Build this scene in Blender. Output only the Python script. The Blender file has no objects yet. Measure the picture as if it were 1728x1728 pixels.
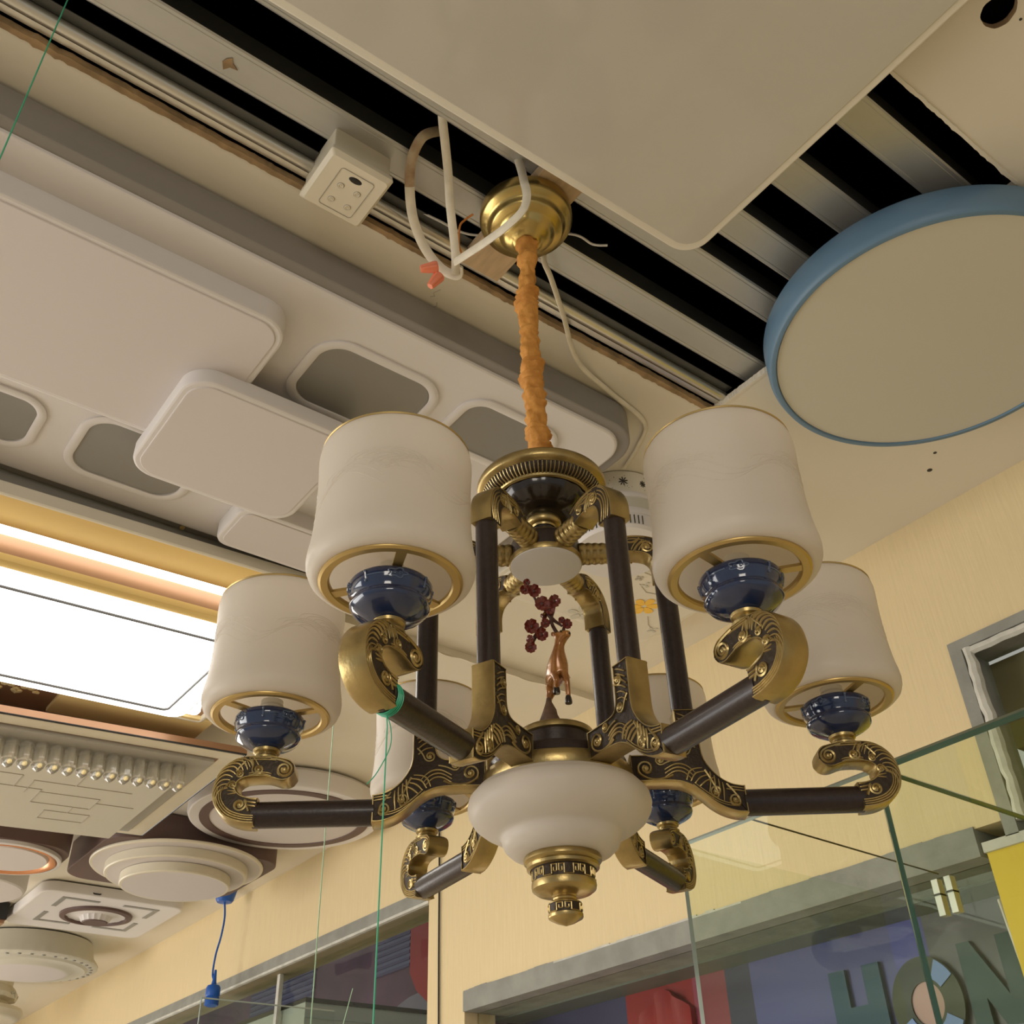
import bpy, bmesh, math, random
from mathutils import Vector, Matrix
from mathutils import noise as mnoise
random.seed(7)
S = bpy.context.scene
COL = S.collection
R = math.radians
PI = math.pi

# ------------------------------------------------------------------ camera
F_PX = 1741.0
pitch, yaw, roll = R(35.72), R(51.80), R(-2.05)
fw = Vector((math.cos(pitch)*math.cos(yaw), math.cos(pitch)*math.sin(yaw), math.sin(pitch)))
rt = fw.cross(Vector((0, 0, 1))).normalized()
up = rt.cross(fw)
rt, up = rt*math.cos(roll)+up*math.sin(roll), up*math.cos(roll)-rt*math.sin(roll)
EYE = Vector((0, 0, 1.45))
cam = bpy.data.cameras.new('camera')
cam.sensor_width = 36.0
cam.lens = 36.0*F_PX/1728.0
cam.clip_start = 0.02
camo = bpy.data.objects.new('camera', cam)
COL.objects.link(camo)
m3 = Matrix((rt, up, -fw)).transposed()
camo.matrix_world = Matrix.Translation(EYE) @ m3.to_4x4()
S.camera = camo

# ------------------------------------------------------------------ light
W = bpy.data.worlds.new('world'); S.world = W
W.use_nodes = True
bg = W.node_tree.nodes['Background']
bg.inputs[0].default_value = (1.0, 0.965, 0.925, 1)
bg.inputs[1].default_value = 0.27
def area(name, loc, target, size, sizey, power, col):
    l = bpy.data.lights.new(name, 'AREA'); l.shape = 'RECTANGLE'
    l.size = size; l.size_y = sizey; l.energy = power; l.color = col
    o = bpy.data.objects.new(name, l); COL.objects.link(o)
    o.location = loc
    o.rotation_euler = (Vector(target)-Vector(loc)).to_track_quat('-Z', 'Y').to_euler()
    return o
# unseen area lights added for the light from the left and far end
area('left_key_light', (-3.6, 4.2, 1.3), (1.2, 1.6, 2.2), 3.0, 2.4, 95, (1.0, 0.97, 0.93))
area('shop_far_end_light', (-.8, 7.9, 1.1), (.6, 1.0, 2.4), 2.6, 1.6, 55, (1.0, 0.96, 0.90))
# unseen fill light added behind the viewer
area('rear_fill_light', (-1.6, -1.8, 2.3), (0.6, 0.8, 0.0), 1.0, 1.0, 18, (1.0, 0.92, 0.80))
area('banner_fill_light', (2.9, 5.6, 1.0), (3.2, 5.4, 2.8), .8, .8, 5, (0.9, 0.93, 1.0))  # unseen light added to brighten the banner
area('sign_fill_light', (2.20, 1.9, .95), (2.34, 1.9, 2.0), .06, 1.4, 1.2, (0.9, 0.93, 1.0))  # unseen strip light added to lift the sign board
S.view_settings.view_transform = 'Standard'
S.view_settings.look = 'None'
S.view_settings.gamma = 1.0
S.view_settings.use_curve_mapping = False
S.view_settings.exposure = 0.47

# ------------------------------------------------------------------ materials
def mat(name, col, rough=0.5, metal=0.0, bump=0.0, bscale=40, var=0.0, vscale=6, coat=0.0, spec=0.5,
        emit=None, estr=0.0, trans=0.0, ior=1.45, aniso=None, stretch=None, col2=None):
    m = bpy.data.materials.new(name); m.use_nodes = True
    nt = m.node_tree; b = nt.nodes['Principled BSDF']
    b.inputs['Base Color'].default_value = (*col, 1)
    b.inputs['Roughness'].default_value = rough
    b.inputs['Metallic'].default_value = metal
    b.inputs['Specular IOR Level'].default_value = spec
    b.inputs['Coat Weight'].default_value = coat
    b.inputs['Coat Roughness'].default_value = 0.08
    b.inputs['Transmission Weight'].default_value = trans
    b.inputs['IOR'].default_value = ior
    if emit:
        b.inputs['Emission Color'].default_value = (*emit, 1)
        b.inputs['Emission Strength'].default_value = estr
    tc = nt.nodes.new('ShaderNodeTexCoord')
    mp = nt.nodes.new('ShaderNodeMapping')
    nt.links.new(tc.outputs['Object'], mp.inputs[0])
    if stretch: mp.inputs['Scale'].default_value = stretch
    if var > 0 or col2:
        n = nt.nodes.new('ShaderNodeTexNoise'); n.inputs['Scale'].default_value = vscale
        n.inputs['Detail'].default_value = 5
        nt.links.new(mp.outputs[0], n.inputs['Vector'])
        r = nt.nodes.new('ShaderNodeValToRGB')
        c2 = col2 if col2 else tuple(min(1, c*(1+var)) for c in col)
        c1 = col if col2 else tuple(c*(1-var) for c in col)
        r.color_ramp.elements[0].position = 0.32; r.color_ramp.elements[1].position = 0.68
        r.color_ramp.elements[0].color = (*c1, 1); r.color_ramp.elements[1].color = (*c2, 1)
        nt.links.new(n.outputs['Fac'], r.inputs[0]); nt.links.new(r.outputs[0], b.inputs['Base Color'])
    if bump > 0:
        n2 = nt.nodes.new('ShaderNodeTexNoise'); n2.inputs['Scale'].default_value = bscale
        n2.inputs['Detail'].default_value = 4
        nt.links.new(mp.outputs[0], n2.inputs['Vector'])
        bp = nt.nodes.new('ShaderNodeBump'); bp.inputs['Strength'].default_value = bump
        bp.inputs['Distance'].default_value = 0.003
        nt.links.new(n2.outputs['Fac'], bp.inputs['Height']); nt.links.new(bp.outputs[0], b.inputs['Normal'])
    return m

M = {}
M['ceiling'] = mat('ceiling_paint', (.70, .645, .53), .85, bump=.05, bscale=20, var=.03, vscale=2)
M['wall'] = mat('cream_wallpaper', (.71, .575, .335), .8, bump=.28, bscale=160, var=.025, vscale=120, stretch=(1, 1, .06))
M['floor'] = mat('floor_tile', (.62, .55, .45), .5, var=.05)
M['paper_edge'] = mat('plasterboard_edge', (.30, .20, .10), .9, bump=.5, bscale=90, var=.3, vscale=30)
M['void'] = mat('cavity_shade', (.004, .004, .004), 1.0, spec=0)
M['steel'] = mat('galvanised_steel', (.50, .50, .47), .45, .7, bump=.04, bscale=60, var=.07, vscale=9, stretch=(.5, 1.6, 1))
M['steel_dark'] = mat('shaded_steel', (.10, .10, .09), .5, .6, var=.2)  # darker copy of the steel, shade of the stud sides in its colour
M['roll'] = mat('edge_bead_metal', (.62, .60, .53), .3, .85, var=.08)
M['brass'] = mat('satin_brass', (.50, .37, .13), .28, .95, bump=.04, bscale=200, var=.10, vscale=14)
M['antique'] = mat('antique_bronze_gold', (.38, .285, .12), .33, .9, bump=.15, bscale=120, var=.22, vscale=30)
M['patina'] = mat('dark_patina_recess', (.040, .028, .018), .45, .5, bump=.3, bscale=200)
M['rim_gold'] = mat('matt_gold_rim', (.50, .36, .14), .38, .75, var=.05)
M['espresso'] = mat('espresso_brown_tube', (.024, .014, .012), .36, .1, bump=.10, bscale=300, var=.25, vscale=200, coat=.15)
M['bowlblack'] = mat('black_bronze_gloss', (.018, .013, .010), .22, .3, coat=.5)
M['cobalt'] = mat('glazed_cobalt_porcelain', (.010, .020, .060), .10, 0, bump=.25, bscale=30, coat=.8, col2=(.018, .036, .092), vscale=26)
M['cobalt_line'] = mat('porcelain_relief_line', (.055, .085, .15), .15, 0, coat=.8)
M['frost'] = mat('frosted_disc', (.62, .60, .58), .5)
M['velvet'] = mat('orange_velvet_sleeve', (.46, .19, .03), .75, bump=.3, bscale=400, col2=(.62, .29, .06), vscale=60)
M['white_plastic'] = mat('white_lamp_plastic', (.66, .625, .60), .45, var=.01)
M['pink_face'] = mat('warm_white_diffuser', (.60, .55, .525), .55)
M['cream_plastic'] = mat('cream_plastic', (.68, .62, .48), .4, bump=.03, var=.03)
M['grey_trim'] = mat('taupe_grey_trim', (.235, .215, .19), .5)
M['grey_glass'] = mat('grey_frosted_inset', (.245, .235, .21), .35)
M['cable'] = mat('ivory_cable_jacket', (.66, .60, .47), .5, bump=.2, bscale=60, var=.10, vscale=30)
M['cable_stain'] = mat('stained_cable_jacket', (.30, .17, .08), .6, bump=.2, bscale=60, col2=(.55, .45, .30), vscale=28)
M['cable_white'] = mat('white_cable', (.66, .65, .60), .5)
M['orange_wire'] = mat('orange_wire', (.55, .20, .03), .5)
M['nut'] = mat('orange_wire_nut', (.78, .23, .12), .5)
M['woodblock'] = mat('raw_wood', (.55, .40, .24), .8, var=.12, vscale=20, stretch=(4, 1, 1))
M['blue'] = mat('powder_blue_rim', (.115, .20, .285), .45, bump=.05)
M['disc_cream'] = mat('cream_diffuser', (.56, .53, .44), .5)
M['panel_face'] = mat('glossy_panel_face', (.50, .47, .405), .08, coat=.3)
M['panel_side'] = mat('panel_side_white', (.70, .655, .545), .4)
M['panel_grey'] = mat('panel_flank_grey', (.38, .36, .31), .45)
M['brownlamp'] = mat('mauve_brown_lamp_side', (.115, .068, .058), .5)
M['copper'] = mat('copper_ring', (.72, .33, .16), .25, .8)
M['coppermirror'] = mat('copper_brown_plate', (.36, .20, .11), .3, .3, var=.05)
M['goldleaf'] = mat('gold_leaf_relief', (.90, .76, .42), .35, .15)
M['goldbright'] = mat('glow_gold_plate', (.88, .70, .34), .35, .15)  # gold leaf and plate lightened, reflected lamp glow put into the colour
M['goldband'] = mat('gold_tray', (.78, .58, .24), .3, .6)
M['black'] = mat('black_plastic', (.01, .01, .01), .3)
M['crystal'] = mat('crystal_glass', (.80, .77, .68), .04, 0, trans=.75, ior=1.5)
M['lamp_white_lit'] = mat('lit_diffuser', (.9, .9, .85), .4, emit=(1, .985, .93), estr=3.2)
M['lamp_line'] = mat('diffuser_groove', (.06, .055, .05), .5)
M['bluecord'] = mat('bright_blue_plastic', (.012, .10, .44), .4)
M['socketwhite'] = mat('lamp_socket_white', (.80, .77, .68), .4)
M['green'] = mat('green_fishing_line', (.05, .42, .24), .4)
M['palegreen'] = mat('pale_green_line', (.40, .62, .42), .4)
M['blackcable'] = mat('black_cable', (.012, .012, .012), .5)
M['deer'] = mat('chestnut_deer_glaze', (.24, .085, .018), .25, .25, coat=.5, col2=(.42, .19, .05), vscale=50)
M['deerlight'] = mat('cream_belly_glaze', (.60, .48, .30), .3, coat=.4)
M['blossom'] = mat('dark_red_blossom', (.12, .012, .010), .22, .15, coat=.7, col2=(.18, .03, .02), vscale=90)
M['branch'] = mat('dark_branch', (.06, .022, .015), .4, coat=.3)
M['rock'] = mat('brown_rock', (.13, .075, .045), .7, bump=.8, bscale=90, var=.4, vscale=60)
M['concrete'] = mat('grey_render', (.27, .27, .24), .85, bump=.5, bscale=50, var=.12, vscale=14)
M['concrete_light'] = mat('pale_plaster_line', (.55, .54, .48), .8, bump=.4, var=.12, vscale=25)
M['darkgrey'] = mat('dark_soffit', (.12, .125, .115), .5, var=.15)
M['olive'] = mat('olive_soffit', (.24, .20, .115), .7, var=.12, vscale=5)
M['yellow'] = mat('yellow_board', (.66, .48, .035), .5, var=.04)
M['red'] = mat('poster_red', (.26, .008, .014), .35)
M['rose'] = mat('poster_rose', (.28, .04, .09), .35)
M['navy'] = mat('poster_navy', (.045, .04, .12), .35)
M['peri'] = mat('poster_periwinkle', (.10, .10, .36), .35, var=.06, vscale=3)
M['mauve'] = mat('poster_mauve_grey', (.13, .12, .17), .35, var=.1, vscale=4)
M['teal'] = mat('letter_teal', (.006, .06, .15), .4)
M['darkteal'] = mat('letter_dark_teal', (.010, .05, .075), .4)
M['oliveletter'] = mat('letter_olive', (.035, .04, .03), .4)
M['salmon'] = mat('letter_centre_salmon', (.50, .30, .30), .4)
M['skyblue'] = mat('fold_blue', (.20, .30, .70), .4)
M['wine'] = mat('wine_purple', (.075, .028, .065), .3, var=.35, vscale=3)
M['stripe'] = mat('slate_stripe', (.10, .11, .22), .4)
M['showcase'] = mat('grey_green_showcase', (.33, .36, .34), .25)
M['edge_green'] = mat('green_glass_edge', (.035, .10, .07), .12, 0, coat=.5)
M['edge_grey'] = mat('pale_glass_edge', (.30, .36, .34), .15)
M['yellowflower'] = mat('amber_flower', (.85, .50, .06), .3)
M['pencil'] = mat('grey_flower_line', (.42, .38, .31), .6)
M['cut'] = mat('cutout_shadow', (.05, .045, .035), .9)

def glass_mat(name, tint, gloss=.40):
    m = bpy.data.materials.new(name); m.use_nodes = True; nt = m.node_tree
    nt.nodes.clear()
    o = nt.nodes.new('ShaderNodeOutputMaterial'); t = nt.nodes.new('ShaderNodeBsdfTransparent')
    t.inputs[0].default_value = (*tint, 1)
    g = nt.nodes.new('ShaderNodeBsdfGlossy'); g.inputs['Roughness'].default_value = .01
    g.inputs[0].default_value = (.9, 1, .93, 1)
    fr = nt.nodes.new('ShaderNodeFresnel'); fr.inputs[0].default_value = 1.45
    mx = nt.nodes.new('ShaderNodeMixShader')
    ge = nt.nodes.new('ShaderNodeNewGeometry'); mt = nt.nodes.new('ShaderNodeMath'); mt.operation = 'SUBTRACT'; mt.use_clamp = True
    m0 = nt.nodes.new('ShaderNodeMath'); m0.operation = 'MULTIPLY'; m0.inputs[1].default_value = gloss; nt.links.new(fr.outputs[0], m0.inputs[0])
    nt.links.new(m0.outputs[0], mt.inputs[0]); nt.links.new(ge.outputs['Backfacing'], mt.inputs[1])
    nt.links.new(mt.outputs[0], mx.inputs[0]); nt.links.new(t.outputs[0], mx.inputs[1])
    nt.links.new(g.outputs[0], mx.inputs[2]); nt.links.new(mx.outputs[0], o.inputs[0])
    return m
M['glass'] = glass_mat('clear_green_glass', (.965, .985, .945))
M['acrylic'] = glass_mat('clear_acrylic', (.93, .95, .95))
def milk(name, col, tcol, mixf):
    m = bpy.data.materials.new(name); m.use_nodes = True; nt = m.node_tree
    b = nt.nodes['Principled BSDF']; b.inputs['Base Color'].default_value = (*col, 1)
    b.inputs['Roughness'].default_value = .38; b.inputs['Specular IOR Level'].default_value = .35
    t = nt.nodes.new('ShaderNodeBsdfTranslucent'); t.inputs[0].default_value = (*tcol, 1)
    mx = nt.nodes.new('ShaderNodeMixShader'); mx.inputs[0].default_value = mixf
    o = nt.nodes['Material Output']
    nt.links.new(b.outputs[0], mx.inputs[1]); nt.links.new(t.outputs[0], mx.inputs[2])
    nt.links.new(mx.outputs[0], o.inputs[0])
    return m
M['milk'] = milk('milk_glass', (.82, .775, .71), (.95, .90, .82), .50)

# ------------------------------------------------------------------ mesh tools
class MB:
    def __init__(s): s.v = []; s.f = []; s.m = []; s.mats = []
    def mi(s, m):
        if m not in s.mats: s.mats.append(m)
        return s.mats.index(m)
    def add(s, vs, fs, m):
        o = len(s.v); s.v += [tuple(v) for v in vs]; i = s.mi(m)
        for f in fs: s.f.append([a+o for a in f]); s.m.append(i)
    def loft(s, rings, m, caps=(True, True), closed=True, mlist=None):
        n = len(rings[0]); o = len(s.v)
        for r in rings: s.v += [tuple(p) for p in r]
        i = s.mi(m)
        for a in range(len(rings)-1):
            for b in range(n if closed else n-1):
                c = (b+1) % n
                s.f.append([o+a*n+b, o+a*n+c, o+(a+1)*n+c, o+(a+1)*n+b])
                s.m.append(s.mi(mlist[b]) if mlist else i)
        if caps[0]: s.f.append([o+b for b in range(n)][::-1]); s.m.append(i)
        if caps[1]:
            k = o+(len(rings)-1)*n; s.f.append([k+b for b in range(n)]); s.m.append(i)
    def box(s, x0, x1, y0, y1, z0, z1, m):
        r = [(x0, y0), (x1, y0), (x1, y1), (x0, y1)]
        s.loft([[(a, b, z0) for a, b in r], [(a, b, z1) for a, b in r]], m)
    def lathe(s, prof, c, m, seg=64, caps=(False, False), mz=None, fn=None):
        rings = []
        for k, (r, z) in enumerate(prof):
            rg = []
            for a in range(seg):
                t = 2*PI*a/seg; rr = max(r, 1e-5)
                if fn: rr = fn(rr, z, t)
                rg.append((c[0]+rr*math.cos(t), c[1]+rr*math.sin(t), c[2]+z))
            rings.append(rg)
        if mz is None: s.loft(rings, m, caps)
        else:
            for k in range(len(rings)-1):
                s.loft(rings[k:k+2], mz[k], (caps[0] and k == 0, caps[1] and k == len(rings)-2))
    def tube(s, pts, r, m, seg=8, caps=True, flat=None, upv=None):
        pts = [Vector(p) for p in pts]; n = len(pts)
        rs = r if isinstance(r, (list, tuple)) else [r]*n
        t0 = (pts[1]-pts[0]).normalized()
        ref = Vector(upv) if upv else (Vector((0, 0, 1)) if abs(t0.z) < .9 else Vector((1, 0, 0)))
        nn = (ref-t0*ref.dot(t0)).normalized(); rings = []
        for i in range(n):
            t = (pts[min(i+1, n-1)]-pts[max(i-1, 0)]).normalized()
            nn = (nn-t*nn.dot(t)); nn = nn.normalized() if nn.length > 1e-6 else Vector((1, 0, 0))
            b = t.cross(nn); f = flat if flat else 1
            rings.append([pts[i]+(nn*math.cos(2*PI*k/seg)*f+b*math.sin(2*PI*k/seg))*rs[i] for k in range(seg)])
        s.loft(rings, m, (caps, caps))
    def ball(s, c, r, m, seg=10, rg=7, sc=(1, 1, 1)):
        rings = []
        for i in range(rg+1):
            a = -PI/2+PI*i/rg
            rings.append([(c[0]+sc[0]*max(r*math.cos(a), 1e-5)*math.cos(2*PI*k/seg),
                           c[1]+sc[1]*max(r*math.cos(a), 1e-5)*math.sin(2*PI*k/seg), c[2]+sc[2]*r*math.sin(a)) for k in range(seg)])
        s.loft(rings, m, (False, False))
    def build(s, name, parent=None, off=(0, 0, 0), angle=38, bevel=0, bseg=2, flat=False):
        me = bpy.data.meshes.new(name)
        me.from_pydata([(v[0]-off[0], v[1]-off[1], v[2]-off[2]) for v in s.v], [], s.f)
        for m in s.mats: me.materials.append(m)
        me.polygons.foreach_set('material_index', s.m)
        bm = bmesh.new(); bm.from_mesh(me)
        bmesh.ops.remove_doubles(bm, verts=bm.verts, dist=1e-6)
        bmesh.ops.recalc_face_normals(bm, faces=bm.faces)
        bm.to_mesh(me); bm.free()
        if not flat:
            me.polygons.foreach_set('use_smooth', [True]*len(me.polygons))
            me.set_sharp_from_angle(angle=R(angle))
        o = bpy.data.objects.new(name, me); COL.objects.link(o)
        if bevel:
            b = o.modifiers.new('bevel', 'BEVEL'); b.width = bevel; b.segments = bseg; b.limit_method = 'ANGLE'
            b.angle_limit = R(40)
        if parent: o.parent = parent
        else: o.location = off
        return o

def rrect(x0, x1, y0, y1, r, n=10):
    r = min(r, (x1-x0)/2-1e-4, (y1-y0)/2-1e-4); out = []
    for cx, cy, a0 in ((x1-r, y1-r, 0), (x0+r, y1-r, 90), (x0+r, y0+r, 180), (x1-r, y0+r, 270)):
        for k in range(n+1):
            a = R(a0+90*k/n); out.append((cx+r*math.cos(a), cy+r*math.sin(a)))
    return out
def slab(mb, x0, x1, y0, y1, z0, z1, rad, m, bev=.004, mtop=None, mface=None):
    """rounded plate, z0 = the underside, with a bevelled lower rim"""
    def rg(i, z): return [(a, b, z) for a, b in rrect(x0+i, x1-i, y0+i, y1-i, max(rad-i, .001))]
    mb.loft([rg(0, z1), rg(0, z0+bev)], mtop or m, (True, False))
    mb.loft([rg(0, z0+bev), rg(bev*.3, z0+bev*.3), rg(bev, z0)], m, (False, False))
    mb.loft([rg(bev, z0), rg(bev+.0005, z0)], mface or m, (False, True))
def ringslab(mb, x0, x1, y0, y1, w, z0, z1, rad, m):
    a = rrect(x0, x1, y0, y1, rad); b = rrect(x0+w, x1-w, y0+w, y1-w, max(rad-w, .002))
    mb.loft([[(p[0], p[1], z1) for p in a], [(p[0], p[1], z0+.002) for p in a],
             [(p[0]+(q[0]-p[0])*.25, p[1]+(q[1]-p[1])*.25, z0) for p, q in zip(a, b)],
             [(p[0]+(q[0]-p[0])*.75, p[1]+(q[1]-p[1])*.75, z0) for p, q in zip(a, b)],
             [(p[0], p[1], z0+.002) for p in b], [(p[0], p[1], z1) for p in b]], m, (False, False))
def thing(name, label, cat, loc=(0, 0, 0), rz=0, group=None):
    o = bpy.data.objects.new(name, None); o.empty_display_size = .05; COL.objects.link(o)
    o.location = loc; o.rotation_euler = (0, 0, rz)
    o['label'] = label; o['category'] = cat
    if group: o['group'] = group
    return o
def tag(o, label=None, cat=None, group=None, kind=None):
    if label: o['label'] = label
    if cat: o['category'] = cat
    if group: o['group'] = group
    if kind: o['kind'] = kind
    return o
def struct(o): o['kind'] = 'structure'; return o
def kids(o): return [c for c in bpy.data.objects if c.parent == o]
def bez(pts, n=8):
    """Catmull-Rom through the points"""
    P = [Vector(p) for p in pts]; out = []
    for i in range(len(P)-1):
        a = P[max(i-1, 0)]; b = P[i]; c = P[i+1]; d = P[min(i+2, len(P)-1)]
        for k in range(n):
            t = k/n
            out.append(.5*((2*b)+(c-a)*t+(2*a-5*b+4*c-d)*t*t+(3*b-a-3*c+d)*t**3))
    out.append(P[-1]); return out

# ================================================================== THE ROOM
H = 2.87
WX = 2.05
OX0, OX1, OY0, OY1 = -1.2, 1.352, .328, 1.026       # the opening cut in the ceiling
mb = MB()
def cbox(x0, x1, y0, y1): mb.box(x0, x1, y0, y1, H, H+.012, M['ceiling'])
HC = (1.057, .178); HR = .025
cbox(-4, OX0, -3, 8.5); cbox(OX0, WX, OY1, 8.5); cbox(OX1, WX, OY0, OY1)
cbox(OX0, HC[0]-.05, -3, OY0); cbox(HC[0]+.05, WX, -3, OY0)
cbox(HC[0]-.05, HC[0]+.05, -3, HC[1]-.05); cbox(HC[0]-.05, HC[0]+.05, HC[1]+.05, OY0)
sq = []; ci = []; sq2 = []; ci2 = []
for k in range(32):
    a = 2*PI*k/32; c, s_ = math.cos(a), math.sin(a); q = .05/max(abs(c), abs(s_))
    jr = HR*(1+.03*math.sin(3*a)+.015*math.sin(9*a+1))
    sq.append((HC[0]+q*c, HC[1]+q*s_, H)); ci.append((HC[0]+jr*c, HC[1]+jr*s_, H))
    ci2.append((HC[0]+jr*c, HC[1]+jr*s_, H+.012))
mb.loft([sq, ci], M['ceiling'], (False, False)); mb.loft([ci, ci2], M['paper_edge'], (False, False))
ceil = struct(mb.build('ceiling', flat=True))
# torn plasterboard edges around the opening
mb = MB()
def torn(p0, p1, inward, wid, jag, m, z0=H-.0015, z1=H+.012, n=420):
    p0, p1, inward = Vector(p0), Vector(p1), Vector(inward); A = []; B = []
    for k in range(n+1):
        t = k/n; p = p0.lerp(p1, t)
        j = jag*mnoise.noise(Vector((t*90, p0.x*3, 1)))+jag*.8*mnoise.noise(Vector((t*260, 5, 2)))
        A.append(p-inward*(.003+abs(j))); B.append(p+inward*(wid+j*.5))
    for k in range(n):
        q = [A[k], A[k+1], B[k+1], B[k]]
        mb.add([(v.x, v.y, z0) for v in q]+[(v.x, v.y, z1) for v in q],
               [(0, 1, 2, 3), (7, 6, 5, 4), (0, 4, 5, 1), (2, 6, 7, 3)], m)
torn((OX0, OY1), (OX1, OY1), (0, -1), .0065, .0045, M['paper_edge'])
torn((OX1, OY1), (OX1, OY0), (-1, 0), .003, .003, M['ceiling'])
torn((OX1, OY0), (OX0, OY0), (0, 1), .002, .003, M['ceiling'])
struct(mb.build('trim_1', flat=True))
# roof void above the opening, its shade painted in as black
mb = MB()
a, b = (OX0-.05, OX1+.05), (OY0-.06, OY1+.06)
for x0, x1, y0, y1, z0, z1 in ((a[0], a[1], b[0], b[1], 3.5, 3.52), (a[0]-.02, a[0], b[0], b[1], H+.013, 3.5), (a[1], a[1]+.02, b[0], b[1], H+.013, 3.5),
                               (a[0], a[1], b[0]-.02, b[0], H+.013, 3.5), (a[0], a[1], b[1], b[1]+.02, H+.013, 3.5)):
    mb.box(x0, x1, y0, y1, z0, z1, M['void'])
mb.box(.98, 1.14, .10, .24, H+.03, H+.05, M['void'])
struct(mb.build('trim_2', flat=True))
# floor
mb = MB(); mb.box(-4, WX+2.2, -3, 8.5, -.05, 0, M['floor']); struct(mb.build('floor', flat=True))
# wall with its three openings
T = .12
mb = MB(); w = M['wall']
mb.box(WX, WX+T, -3, 8.5, 2.53, H+.012, w)
mb.box(WX, WX+T, 1.035, 3.157, 2.135, 2.53, w)
mb.box(WX, WX+T, 3.157, 8.5, 2.515, 2.53, w)
mb.box(WX, WX+T, 2.94, 3.157, 0, 2.135, w)
mb.box(WX, WX+T, -3, .0, 0, 2.53, w)
mb.box(WX, WX+T, -.0, 8.5, 0, 1.2, w)
mb.box(-4, WX+T, 8.5, 8.6, 0, H+.01, w)
struct(mb.build('wall_right', flat=True))
# lintels and reveals
mb = MB(); mb.box(WX-.006, WX+.16, 1.10, 2.94, 2.078, 2.135, M['concrete'])
for k in range(60):     # ragged top of the render
    y = 1.10+1.84*k/60; h = .004+.006*abs(mnoise.noise(Vector((k*.9, 0, 0))))
    mb.box(WX-.005, WX, y, y+1.84/60, 2.135, 2.135+h, M['concrete_light'] if 20 < k < 45 else M['concrete'])
struct(mb.build('trim_3', flat=True))
mb = MB(); mb.box(WX-.006, WX+.05, 3.157, 8.5, 2.472, 2.50, M['concrete']); mb.box(WX-.004, WX+.012, 3.157, 8.5, 2.462, 2.472, M['concrete_light']); mb.box(WX-.004, WX+.05, 3.157, 8.5, 2.50, 2.515, M['concrete'])
struct(mb.build('trim_4', flat=True))
mb = MB()
mb.box(WX-.008, WX+.10, 0, 1.035, 2.508, 2.532, M['concrete']); mb.box(WX-.008, WX+.10, 1.006, 1.035, 2.10, 2.508, M['concrete'])
pts = [(WX-.004, .992+.006*mnoise.noise(Vector((k*.7, 3, 0))), 2.505-.02*k) for k in range(20)]
mb.tube(pts, [.013*(1+.35*mnoise.noise(Vector((k*.5, 9, 1)))) for k in range(20)], M['concrete_light'], 8)
mb.tube([(WX-.004, 1.0-.03*k, 2.498+.003*mnoise.noise(Vector((k*.9, 3, 5)))) for k in range(34)], .010, M['concrete_light'], 6)
mb.box(WX-.008, WX+.10, .0, 1.09, 2.082, 2.102, M['concrete_light'])
struct(mb.build('trim_5', flat=True))
mb = MB(); mb.box(WX, WX+.02, .0, 1.088, 1.2, 2.082, M['yellow']); struct(mb.build('wall_front', flat=True))
mb = MB(); mb.box(WX+.10, WX+.9, -.2, 1.006, 2.30, 2.50, M['olive']); mb.box(WX+.9, WX+.95, -.2, 1.1, 1.9, 2.5, M['darkgrey'])
mb.box(WX+.12, WX+.9, -.2, 1.1, 2.05, 2.08, M['darkgrey']); struct(mb.build('wall_rear', flat=True))
# neighbouring unit seen through the openings
mb = MB()
mb.box(WX+.02, WX+.135, 3.0, 8.5, 2.462, 2.49, M['olive']); mb.box(WX+1.9, WX+1.95, 2.0, 8.5, 0, 2.6, M['wine'])
mb.box(WX+.16, WX+.34, 1.09, 3.05, 2.072, 2.09, M['darkgrey'])
mb.box(WX+.12, WX+1.9, 3.0, 3.02, 0, 2.46, M['wine'])
struct(mb.build('wall_back', flat=True))
# dropped strip of ceiling with a torn edge next to the wall
mb = MB(); mb.box(1.05, WX, 2.19, 2.38, H-.022, H, M['ceiling'])
struct(mb.build('trim_6', flat=True))
mb = MB(); pts = []
N = 60
for k in range(N):
    x0 = 1.12+.8*k/N; x1 = 1.12+.8*(k+1)/N
    d0 = .012+.012*mnoise.noise(Vector((x0*14, 2, 0))); d1 = .012+.012*mnoise.noise(Vector((x1*14, 2, 0)))
    mb.add([(x0, 2.192, H-.0225), (x1, 2.192, H-.0225), (x1, 2.192-d1, H-.029), (x0, 2.192-d0, H-.029),
            (x0, 2.192, H-.021), (x1, 2.192, H-.021), (x1, 2.192-d1, H-.0275), (x0, 2.192-d0, H-.0275)],
           [(0, 1, 2, 3), (7, 6, 5, 4), (0, 4, 5, 1), (2, 6, 7, 3)], M['ceiling'])
o = mb.build('trim_7', flat=True); struct(o)

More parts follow.
